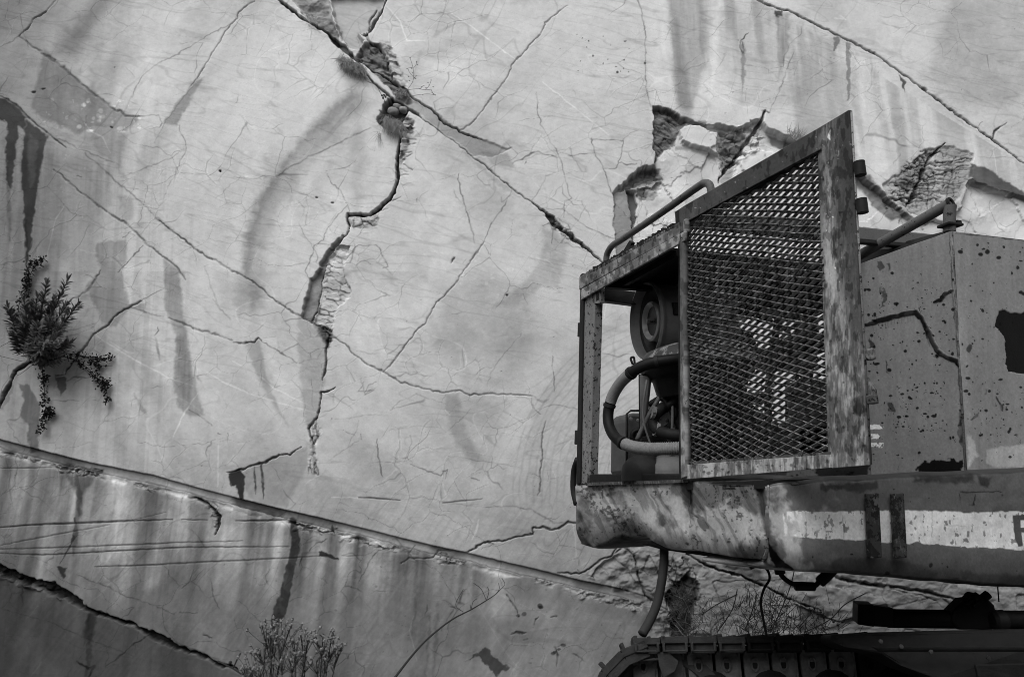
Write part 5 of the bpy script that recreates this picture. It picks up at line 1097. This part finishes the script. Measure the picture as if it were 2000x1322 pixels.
# ---- crawler track, its side turned to us
def tp(px, py, o=0.0):
    Yt = 3.62 - (px - 1200) / 800 * .20; return P(px, py, Yt + o)
TR = empty('crawler_track', Vector((tp(1500, 1300).x, tp(1500, 1300).y, 0)) - Vector(EX.location)); TR.parent = EX
td = (tp(1900, 1240) - tp(1240, 1240)); td.z = 0; td.normalize(); tn = Vector((-td.y, td.x, -.22)).normalized()      # tn points away from us; the track leans with the slope
TAX = (td, tn, ZZ); zt0 = tp(1300, 1243).z; pt0 = tp(1236, 1243)
pitch = .128
for k in range(26):
    c0 = Vector((pt0.x, pt0.y, zt0)) + td * (pitch * k) 
    m = MB(); w_ = .52; ju = rg.uniform(-.003, .003)
    m.box(c0 + td * .062 + tn * w_ / 2 - ZZ * (.016 + ju), .124, w_, .03, TAX)
    m.box(c0 + td * .012 + tn * w_ / 2 + ZZ * ju, .018, w_, .014, TAX); m.box(c0 + td * .075 + tn * w_ / 2 - ZZ * .001, .014, w_, .010, TAX)
    m.box(c0 + td * .062 - tn * .004 - ZZ * .062, .112, .012, .008, TAX); m.box(c0 + td * .010 - tn * .002 - ZZ * .046, .012, .02, .04, TAX); m.box(c0 + td * .112 - tn * .002 - ZZ * .046, .012, .02, .04, TAX); m.box(c0 + td * .06 + tn * .03 - ZZ * .05, .11, .03, .05, TAX)
    m.build('track_shoe', MTRACKD if k > 3 else MTRACK, TR, bevel=.003)
    m = MB(); cc = c0 + td * .05 - ZZ * .125 + tn * .09
    m.prism([cc + td * x + ZZ * z for x, z in ((-.058, .04), (-.045, .062), (.030, .062), (.044, .045), (.048, .0), (.044, -.05), (.03, -.07), (-.045, -.07), (-.056, -.05))], tn * .03)
    m.box(cc + td * .052 + tn * .02, .012, .03, .12, TAX)
    m.tube([cc - tn * .004 + td * (-.008 + .016 * math.cos(a)) + ZZ * (.028 * math.sin(a)) for a in np.linspace(0, 6.28, 15)], .0055, 6)
    m.build('chain_link', MLINK if k < 8 else MTRACKD, TR, bevel=.005)
    MB().lathe(cc - tn * .002 + td * -.008, tn, [(0, 0), (0, .017), (.004, .017)], 14).build('link_hole', MBLACK, TR)
# the curved left end: shoes round the idler
ic = Vector((pt0.x, pt0.y, zt0 - .355)) + td * .12
for k in range(1, 9):
    a = R(90 + k * 21); rr = .335; d2 = td * math.cos(a) + ZZ * math.sin(a); t2 = (td * -math.sin(a) + ZZ * math.cos(a))
    c0 = ic + d2 * rr; m = MB(); A2 = (t2, tn, d2)
    m.box(c0 + tn * .26, .12, .52, .022, A2); m.box(c0 + t2 * .045 + tn * .26 + d2 * .02, .016, .52, .035, A2); m.box(c0 + tn * .03 - d2 * .035, .11, .05, .06, A2); m.box(c0 + tn * .26 - d2 * .015, .126, .52, .02, A2); m.build('track_shoe', MTRACK, TR, bevel=.003)
MB().lathe(ic + tn * .06, tn, [(0, .0), (0, .07), (.02, .09), (.02, .22), (-.02, .25), (-.02, .31), (.05, .32), (.05, .31), (.12, .315), (.12, 0)], 40).build('idler_wheel', MTRACK, TR, smooth='auto')
m = MB(); m.tube([tp(1190, 1292, .02), tp(1290, 1286, .02)], .006, 8); m.prism([tp(1284, 1275), tp(1300, 1270), tp(1325, 1290), tp(1318, 1310), tp(1296, 1322), tp(1288, 1300)], tn * .04); m.build('tension_rod', MTRACK, TR)
MB().box(Vector((tp(1700, 1300).x, tp(1700, 1300).y, .55)) + tn * .25, 2.4, .3, .34, TAX).build('track_frame', MTRACKD, TR, bevel=.02)
MB().box(Vector((pt0.x, pt0.y, zt0 - .15)) + td * 1.45 + tn * .20, 2.7, .06, .22, TAX).build('chain_backing', MTRACKD, TR)
m = MB()
for k in range(8): m.lathe(Vector((pt0.x, pt0.y, zt0 - .25)) + td * (.35 + .27 * k) + tn * .05, tn, [(0, .0), (0, .05), (.02, .10), (.1, .10)], 24)
m.build('roller', MTRACKD, TR, smooth='auto')
# lower run of shoes
m = MB()
for k in range(24): m.box(Vector((pt0.x, pt0.y, zt0 - .76)) + td * (pitch * k) + tn * .26, .118, .52, .03, TAX)
m.build('lower_run', MTRACKD, TR)
# step plate over the right of the track
def gp(px, py, Y): return P(px, py, Y)
m = MB(); m.prism([gp(1623, 1238, 3.30), gp(1700, 1234, 3.28), gp(2120, 1224, 3.12), gp(2120, 1420, 3.02), gp(1840, 1330, 3.08), gp(1760, 1300, 3.12), gp(1722, 1277, 3.16), gp(1650, 1264, 3.24), gp(1626, 1254, 3.28)], tn * .20)
m.build('step_plate', MTRACKD, EX, bevel=.012)
m = MB(); m.prism([gp(1700, 1262, 3.10), gp(2120, 1262, 2.98), gp(2120, 1272, 2.98), gp(1716, 1272, 3.10)], -tn * .012); m.prism([gp(1900, 1296, 3.02), gp(2120, 1292, 2.96), gp(2120, 1360, 2.95), gp(1912, 1345, 3.0)], -tn * .02); m.build('step_trim', MTRACKD, EX, bevel=.006)
m = MB()
for x_, y_ in ((1818, 1272), (1760, 1262), (1720, 1252), (1930, 1284)): m.lathe(gp(x_, y_, 3.06), -tn, [(0, .009), (.006, .008), (.008, 0)], 8)
m.build('step_bolt', MTRACK, EX)

# ---- shaft lying on the track
SH = empty('drive_shaft', P(1850, 1226, 3.5), 'black steel shaft with square head and clamped joint lying on the crawler track', 'shaft')
sa, sb = P(1745, 1207, 3.50), P(2140, 1212, 3.46); sdv = (sb - sa).normalized(); sn = Vector((-sdv.y, sdv.x, 0)).normalized(); SAX = (sdv, sn, sn.cross(sdv) * -1)
m = MB(); m.prism([P(1676, 1180, 3.42), P(1707, 1181, 3.40), P(1708, 1224, 3.40), P(1675, 1219, 3.42)], sn * .10 + rv * .02); m.prism([P(1707, 1182, 3.41), P(1745, 1187, 3.46), P(1745, 1225, 3.46), P(1708, 1223, 3.41)], sn * .07); m.build('shaft_head', MBLACK, SH, bevel=.004)
MB().tube([sa - sdv * .03, sa.lerp(sb, .3), sb], .040, 20).build('shaft_tube', MBLACK, SH, smooth='auto')
m = MB(); jc = P(1903, 1198, 3.48)
m.prism([P(1862, 1194, 3.44), P(1884, 1172, 3.44), P(1898, 1170, 3.44), P(1908, 1158, 3.44), P(1918, 1162, 3.44), P(1932, 1170, 3.44), P(1944, 1182, 3.44), P(1948, 1200, 3.44), P(1945, 1230, 3.44), P(1872, 1230, 3.44), P(1858, 1215, 3.44)], sn * .09)
m.build('joint_yoke', MBLACK, SH, bevel=.012)
m = MB(); a = P(1900, 1184, 3.42); b = P(1930, 1160, 3.42); m.tube([a, a.lerp(b, .7), a.lerp(b, .72), b], [.010, .010, .019, .019], 12)
a = P(1886, 1180, 3.42); b = P(1910, 1162, 3.42); m.tube([a, a.lerp(b, .6), a.lerp(b, .62), b], [.009, .009, .017, .017], 12); m.build('clamp_bolt', MBLACK, SH, smooth='auto')
MB().lathe(P(1938, 1212, 3.41), sdv, [(0, .0), (0, .030), (.012, .045), (.05, .047), (.06, .030)], 24).build('collar', MBLACK, SH, smooth='auto')
# ================================================================ plants on the face and at its foot
def W(px, py, out=.0): return P(px, py, WY - out)
def leaf(mb, base, d, nrm, L, w):
    d = Vector(d).normalized(); n_ = Vector(nrm); s_ = d.cross(n_); 
    if s_.length < 1e-3: s_ = d.orthogonal()
    s_.normalize(); n_ = s_.cross(d)
    b = Vector(base); mid = b + d * L * .5 + n_ * L * .10; tip = b + d * L
    k = len(mb.v); mb.v += [b, b + d * L * .3 + s_ * w * .42 + n_ * L * .06, mid + s_ * w * .5, b + d * L * .8 + s_ * w * .34 + n_ * L * .05, tip, b + d * L * .8 - s_ * w * .34 + n_ * L * .05, mid - s_ * w * .5, b + d * L * .3 - s_ * w * .42 + n_ * L * .06]
    mb.f.append(list(range(k, k + 8)))
rg = random.Random(12)
def rv3(): return Vector((rg.uniform(-1, 1), rg.uniform(-1, 1), rg.uniform(-1, 1)))
base = W(78, 700, .03)
SHB = empty('shrub', base, 'leafy spurge shrub growing out of the crack at the left edge of the rock face', 'shrub')
st, lf = MB(), MB()
tips = [((130,552),.22,1),((90,560),.30,1),((62,600),.20,1),((18,606),.26,1),((148,600),.24,1),((120,640),.32,.8),((45,640),.30,.7),((132,672),.2,.6),((100,620),.36,.8),((75,640),.40,.8),((30,660),.25,.6),((105,590),.16,.9),((48,590),.34,.9),((112,700),.25,.5),((60,680),.3,.5),((86,668),.42,.6),((128,600),.30,.8),((36,625),.16,.7),((72,585),.26,.9),((110,660),.40,.7),((95,640),.34,.7)]
for (tx, ty), o_, ln in tips:
    tip = W(tx, ty, o_); mid = base.lerp(tip, .5) + Vector((rg.uniform(-.02, .02), -.05, -.03)); cvp = curve([base, mid, tip], 12); st.tube(cvp, [.006 - .003 * i / len(cvp) for i in range(len(cvp))], 6)
    n_ = len(cvp); L0 = (tip - base).length
    for i in range(int(n_ * .32), n_):
        for k in range(7):
            t_ = (cvp[i] - cvp[i - 1]).normalized(); a = rg.uniform(0, 6.28); o1 = t_.orthogonal().normalized(); o2 = t_.cross(o1)
            f_ = i / n_; dd = (o1 * math.cos(a) + o2 * math.sin(a)) * (1.0 if f_ < .93 else .6) + t_ * (.75 if f_ < .93 else 1.2)
            leaf(lf, cvp[i] + t_ * rg.uniform(0, .02), dd, t_, rg.uniform(.06, .10) * (.75 + .3 * math.sin(f_ * 3)), rg.uniform(.012, .018))
st.build('stem', MSTEM, SHB); lf.build('foliage', MLEAF, SHB)
# creepers with small dark leaves
def creeper(label, paths, dens=1.0, root=None, end=1.0):
    b0 = W(*paths[0][0][:2], .02); o = empty('creeper', b0, label, 'creeper', 'creepers trailing from the crack'); st, lf = MB(), MB()
    for pts in paths:
        cvp = curve([W(x, y, .02 + .03 * math.sin(i * 1.7) ** 2) for i, (x, y) in enumerate(pts)], 12); st.tube(cvp, [.0042 - .0028 * i / len(cvp) for i in range(len(cvp))], 6)
        for i in range(4, len(cvp)):
            f_ = i / len(cvp); cl = .5 + .5 * math.sin(i * .45 + len(pts)); nL = int(dens * (1 + 5 * f_ * cl * end) + rg.random())
            for k in range(nL):
                q = cvp[i] + Vector((rg.gauss(0, .016), rg.uniform(-.02, .0), rg.gauss(0, .016))); leaf(lf, q, rv3() + Vector((0, -.4, 0)), rv3(), rg.uniform(.014, .030), rg.uniform(.010, .020))
    st.build('stem', MSTEM, o); lf.build('foliage', MLEAFD, o); return o
creeper('dark creeper climbing upright above the shrub, its tip highest on the left wall', [[(60,690),(62,640),(58,600),(55,565),(60,535),(75,515),(84,508)],[(60,690),(40,640),(36,600),(46,580),(52,560),(50,545)],[(58,560),(56,530),(62,512)]], 1.4)
creeper('dark creeper arching out to the right of the shrub and hanging down', [[(85,692),(120,695),(150,705),(175,722),(190,740),(205,758),(212,785)],[(90,690),(130,690),(170,697),(195,702),(218,698)],[(175,700),(188,708),(196,716)],[(190,740),(205,745),(215,752)]], 1.5)
creeper('dark creeper hanging straight down beneath the shrub', [[(80,700),(83,725),(86,755),(88,790),(90,815),(84,840)],[(86,755),(92,735)],[(90,805),(99,800),(102,812)]], 1.8)
# bare twigs of the shrub
tw = MB()
for pts in [[(78,700),(50,706),(20,700),(-5,694)],[(55,660),(30,662),(10,672),(-5,680)],[(78,702),(60,715),(40,730),(25,735)],[(30,662),(18,652),(12,640)],[(110,690),(160,698),(222,706)],[(140,705),(180,714),(220,714)]]:
    tw.tube(curve([W(x, y, .05) for x, y in pts], 6), .0018, 5)
tag(tw.build('dry_twig', MSTEM, None, origin=base), 'thin bare twigs spreading flat to both sides of the shrub root', 'twig')
# hanging grass cushions along the upper joint
def tuft(name, label, cx, cy, rx, ry, n, L, mat, down=.8, out=.12, group=None, lift=.0, cat='grass tuft', wid=.0028, z0=None):
    c = W(cx, cy, .0); mb = MB(); k_ = WY / F * 1.05
    cs = [(rg.uniform(-1, 1) * .6, rg.uniform(-1, 1) * .6) for _ in range(9)]
    for _ in range(n):
        a = rg.uniform(0, 6.28); r_ = math.sqrt(rg.random()); cx_, cy_ = rg.choice(cs); ax_, ay_ = cx_ + math.cos(a) * r_ * .5, cy_ + math.sin(a) * r_ * .5; q = c + Vector((ax_ * rx * k_, -out * rg.random(), -(ay_ * ry + ax_ * rx * .55 * (rx > 20)) * k_))
        d = Vector((rg.gauss(0, .7), -.5 * rg.random(), rg.gauss(-down, .7))).normalized(); l_ = L * rg.uniform(.5, 1.2); s_ = d.cross(Vector((0, 1, 0)));
        if s_.length < .05: s_ = Vector((1, 0, 0))
        s_ = s_.normalized() * wid; g = Vector((0, 0, -l_ * .35 * (1 if down > 0 else .5)))
        b = len(mb.v); m1_ = q + d * l_ * .5 + g * .2; t_ = q + d * l_ + g
        mb.v += [q - s_, q + s_, m1_ + s_ * .8, t_, m1_ - s_ * .8]; mb.f += [[b, b + 1, b + 2, b + 4], [b + 4, b + 2, b + 3]]
    o = mb.build(name, mat, None, origin=c); tag(o, label, cat, group); return o
MG1 = mat_plain('grey_moss_grass', .20, .85, .7, 40, .001)
MG2 = mat_plain('pale_grass', .22, .85, .5, 40, .001)
gg = 'grass tufts rooted in the cracks of the rock'
tuft('grass_tuft', 'dense cushion of grass hanging from the black slot in the upper joint', 690, 130, 34, 18, 650, .075, MG1, .5, .07, gg, wid=.0022)
tuft('grass_tuft', 'grass fringe hanging below the wedged stones', 768, 238, 24, 14, 420, .11, MG1, 1.2, .05, gg, wid=.0018)
tuft('grass_tuft', 'small round grass cushion just above the wedged stones', 786, 183, 14, 10, 340, .04, MG1, .2, .03, gg)
tuft('grass_tuft', 'thin pale grass strands near the top edge over the joint', 612, 41, 14, 6, 60, .06, MG2, .2, .05, gg, wid=.0015)
tuft('grass_tuft', 'wispy grass showing just above the sloping top of the mesh door', 1546, 268, 22, 8, 90, .12, MG1, -.9, .05, gg, wid=.0015)
tuft('grass_tuft', 'sparse roots hanging left of the lower grass fringe', 740, 262, 6, 8, 14, .12, MG1, 1.6, .03, gg, wid=.0012)
# stones wedged in the crevice
def stone(px, py, r_, label, seed, out=.0):
    r2 = random.Random(seed); mb = MB(); nph, nth = 12, 16; c = W(px, py, out); o2 = (r2.random() * 9, r2.random() * 9)
    sc = (r2.uniform(1.0, 1.3), .9, r2.uniform(.75, .95))
    for i in range(nph + 1):
        for j in range(nth):
            th = math.pi * i / nph; ph = 2 * math.pi * j / nth; d = Vector((math.sin(th) * math.cos(ph), math.sin(th) * math.sin(ph), math.cos(th)))
            k = r_ * (1 + .12 * math.sin(3 * d.x + o2[0] + 2 * d.z) + .08 * math.sin(5 * d.z + o2[1] + 3 * d.y)); mb.v.append(c + Vector((d.x * sc[0], d.y * sc[1], d.z * sc[2])) * k)
    for i in range(nph):
        for j in range(nth): l = (j + 1) % nth; mb.f.append([i * nth + j, i * nth + l, (i + 1) * nth + l, (i + 1) * nth + j])
    tag(mb.build('stone', MSTONE, None, smooth=True, origin=c), label, 'stone', 'stones wedged in the crevice')
MSTONE = mat_plain('weathered_stone', .26, .85, .5, 24, .004)
stone(768, 218, .045, 'rounded stone wedged at the left of the crevice under the joint', 1, -.0); stone(776, 209, .040, 'rounded stone wedged in the middle of the crevice, tucked under the joint', 2, -.02); stone(788, 215, .036, 'smallest rounded stone wedged at the right of the crevice', 3, .0)
# delicate seedling sprigs
def sprig(label, paths, dots, r_=.0016, cat='sprig', mat=None, dsz=.007, out=.05):
    mb = MB()
    for pts in paths: mb.tube(curve([W(x, y, out) for x, y in pts], 5), r_, 5)
    for x, y in dots:
        q = W(x, y, out + .005); mb.lathe(q - ZZ * dsz * .7, ZZ, [(0, 0), (dsz * .5, dsz * .7), (dsz, dsz * .7), (dsz * 1.4, 0)], 6)
    o = mb.build('sprig', mat or MSTEM, None, origin=W(*paths[0][0], 0)); tag(o, label, cat)
sprig('fine upright seedling with tiny buds right of the upper joint', [[(796,175),(806,160),(808,145),(806,130),(801,114)],[(806,135),(812,128),(814,120)],[(808,150),(800,142),(797,135)],[(806,132),(800,133),(795,134)],[(808,155),(814,148)]], [(801,113),(814,121),(795,135),(804,134),(810,152),(798,150),(800,158),(815,127),(806,143),(812,154)])
sprig('fine spreading seedling reaching right from the upper joint', [[(796,176),(815,174),(830,176),(842,175)],[(830,176),(838,168),(842,158)],[(798,190),(815,186),(835,184),(850,186)],[(842,175),(845,182)],[(820,175),(826,168)]], [(842,157),(836,162),(846,170),(844,181),(850,186),(824,170),(828,168),(820,174),(832,172),(847,184),(838,167),(826,186)])
sprig('dark twig with small leaves creeping left of the crevice', [[(718,160),(735,167),(742,180),(748,190),(752,200)],[(748,190),(755,186)]], [(750,186),(755,186),(748,192),(753,190),(746,187)], .0026, dsz=.014)
# long dry stalk curving in front of the rock
so_ = MB(); so_.tube(curve([P(762, 1335, 5.3), P(790, 1298, 5.35), P(820, 1262, 5.4), P(850, 1234, 5.45), P(885, 1208, 5.5), P(920, 1190, 5.6), P(950, 1172, 5.7), P(968, 1160, 5.75), P(982, 1146, 5.8)], 8), [.009 - .007 * i / 64 for i in range(65)], 7)
for pts in [[(950,1172),(940,1150),(925,1138)],[(950,1172),(955,1155),(952,1145)],[(968,1160),(980,1148),(986,1140),(980,1128)],[(968,1160),(975,1150),(974,1138)],[(920,1190),(924,1175),(932,1168)],[(905,1195),(890,1180),(905,1150)],[(920,1190),(918,1180)]]:
    so_.tube(curve([P(x, y, 5.75) for x, y in pts], 5), .0022, 5)
tag(so_.build('dry_stalk', MSTEM, None, origin=P(762, 1335, 5.3)), 'long dry curved stalk leaning across the lower rock face', 'stalk')
sprig('short dark woody twig at the lower left corner of the rock', [[(425,1290),(455,1305),(480,1322),(500,1340)],[(455,1305),(462,1290),(470,1275)]], [(450,1293)], .006, cat='twig', out=.15, dsz=.02)
# flowering weeds at the foot of the face
def weed(label, root, tops, seed, Yw=5.45):
    r2 = random.Random(seed); g0 = P(root, 1345, Yw); g0.z = .05; o = empty('flowering_weed', g0, label, 'weed', 'flowering weeds at the foot of the rock'); st, lf = MB(), MB(); heads = []
    for (tx, ty) in tops:
        bl_ = MB(); heads.append(bl_)
        top = P(tx, ty, Yw + r2.uniform(-.1, .1)); mid = g0.lerp(top, .55) + Vector((r2.uniform(-.04, .04), r2.uniform(-.04, .04), 0)); cvp = curve([g0, mid, top], 10)
        st.tube(cvp, [.005 - .003 * i / len(cvp) for i in range(len(cvp))], 5)
        for i in range(8, len(cvp)):
            for _ in range(2):
                d = Vector((r2.gauss(0, 1), r2.gauss(0, 1), .5)); leaf(lf, cvp[i], d, ZZ, r2.uniform(.03, .075), .012)
        for b_ in range(9):
            e = top + Vector((r2.gauss(0, .05), r2.gauss(0, .04), r2.uniform(-.04, .05))); st.tube([cvp[-6], cvp[-6].lerp(e, .6) + ZZ * -.004, e], .0016, 4)
            bl_.lathe(e - ZZ * .012, ZZ, [(0, .004), (.008, .012), (.018, .010)], 6)
            for _ in range(9):
                a = r2.uniform(0, 6.28); leaf(bl_ if r2.random() < .75 else lf, e, Vector((math.cos(a), math.sin(a), r2.uniform(0, 1))), ZZ, r2.uniform(.014, .026), .007)
    st.build('stem', MSTEM, o); lf.build('foliage', mat_plain('weed_leaf', .17, .7, .6, 30, .001), o); [h_.build('flower_head', MBLM, o) for h_ in heads]
MBLM = mat_plain('seedy_bloom', .24, .9, .8, 90, .001)
weed('left clump of the flowering weeds, its heads tallest over the dark seep stain', 530, [(512,1222),(528,1232),(544,1218),(566,1222),(535,1250),(505,1268),(520,1262),(550,1262)], 1)
weed('low pale flowering weed at the far left of the clumps', 492, [(478,1300),(500,1285),(490,1310),(512,1300)], 4)
weed('middle clump of the flowering weeds with rounded seed heads', 568, [(574,1245),(590,1243),(602,1240),(580,1270),(565,1285),(548,1290)], 2)
weed('right clump of the flowering weeds, standing apart on one stem', 622, [(630,1245),(646,1246),(655,1260),(636,1262),(660,1272),(618,1290),(595,1286)], 3)
# dry scrub behind the track
def bush(name, label, cx, cy, rx, ry, n, L, mat, Yb, seed, up_=1.0, cat='scrub', wid=.002):
    r2 = random.Random(seed); c = P(cx, cy + ry, Yb); ht = P(cx, cy - ry * .6, Yb).z - .22; c.z = .22; mb = MB(); k_ = Yb / F
    for _ in range(n):
        q = c + Vector((r2.gauss(0, rx * k_ * .45), r2.gauss(0, .12), ht * r2.random() ** .8)); d = Vector((r2.gauss(0, .7), r2.gauss(0, .5), abs(r2.gauss(up_, .5)))).normalized(); l_ = L * r2.uniform(.3, 1.2)
        s_ = d.cross(Vector((0, 1, 0))); s_ = (s_.normalized() if s_.length > .05 else Vector((1, 0, 0))) * wid; bd = Vector((r2.gauss(0, .25), r2.gauss(0, .2), -.25)) * l_
        b = len(mb.v); m1_ = q + d * l_ * .55; t_ = q + d * l_ + bd; mb.v += [q - s_, q + s_, m1_ + s_ * .7, t_, m1_ - s_ * .7]; mb.f += [[b, b + 1, b + 2, b + 4], [b + 4, b + 2, b + 3]]
    tag(mb.build(name, mat, None, origin=c), label, cat, 'scrub behind the track')
bush('dry_scrub', 'dark tangled scrub in the cleft behind the drain hose', 1335, 1185, 22, 46, 420, .15, MDRYD := mat_plain('dark_scrub', .05, .85, .6, 40, .001), 5.7, 1)
bush('dry_scrub', 'grassy scrub between the drain hose and the hanging cable', 1395, 1205, 60, 26, 230, .17, MDRY, 5.5, 2)
bush('dry_scrub', 'tallest tangled scrub under the hanging cable, its stalks reaching over the track', 1500, 1195, 72, 36, 380, .22, MDRYD, 5.3, 3)
bush('dry_scrub', 'thin scrub left of the steel shaft head', 1595, 1215, 60, 16, 220, .15, MDRYD, 5.3, 4)
sprig('long thin stems rising from the scrub behind the track', [[(1505,1235),(1530,1180),(1545,1140),(1552,1110)],[(1560,1225),(1590,1190),(1592,1188)],[(1570,1235),(1620,1210),(1650,1180),(1690,1158)],[(1400,1235),(1430,1190),(1440,1150)],[(1455,1230),(1470,1190),(1478,1160)],[(1370,1200),(1400,1180),(1440,1160)]], [(1590,1186),(1597,1198),(1603,1195),(1612,1202),(1628,1214),(1636,1220),(1645,1214)], .0035, cat='stems', dsz=.012, out=.7)
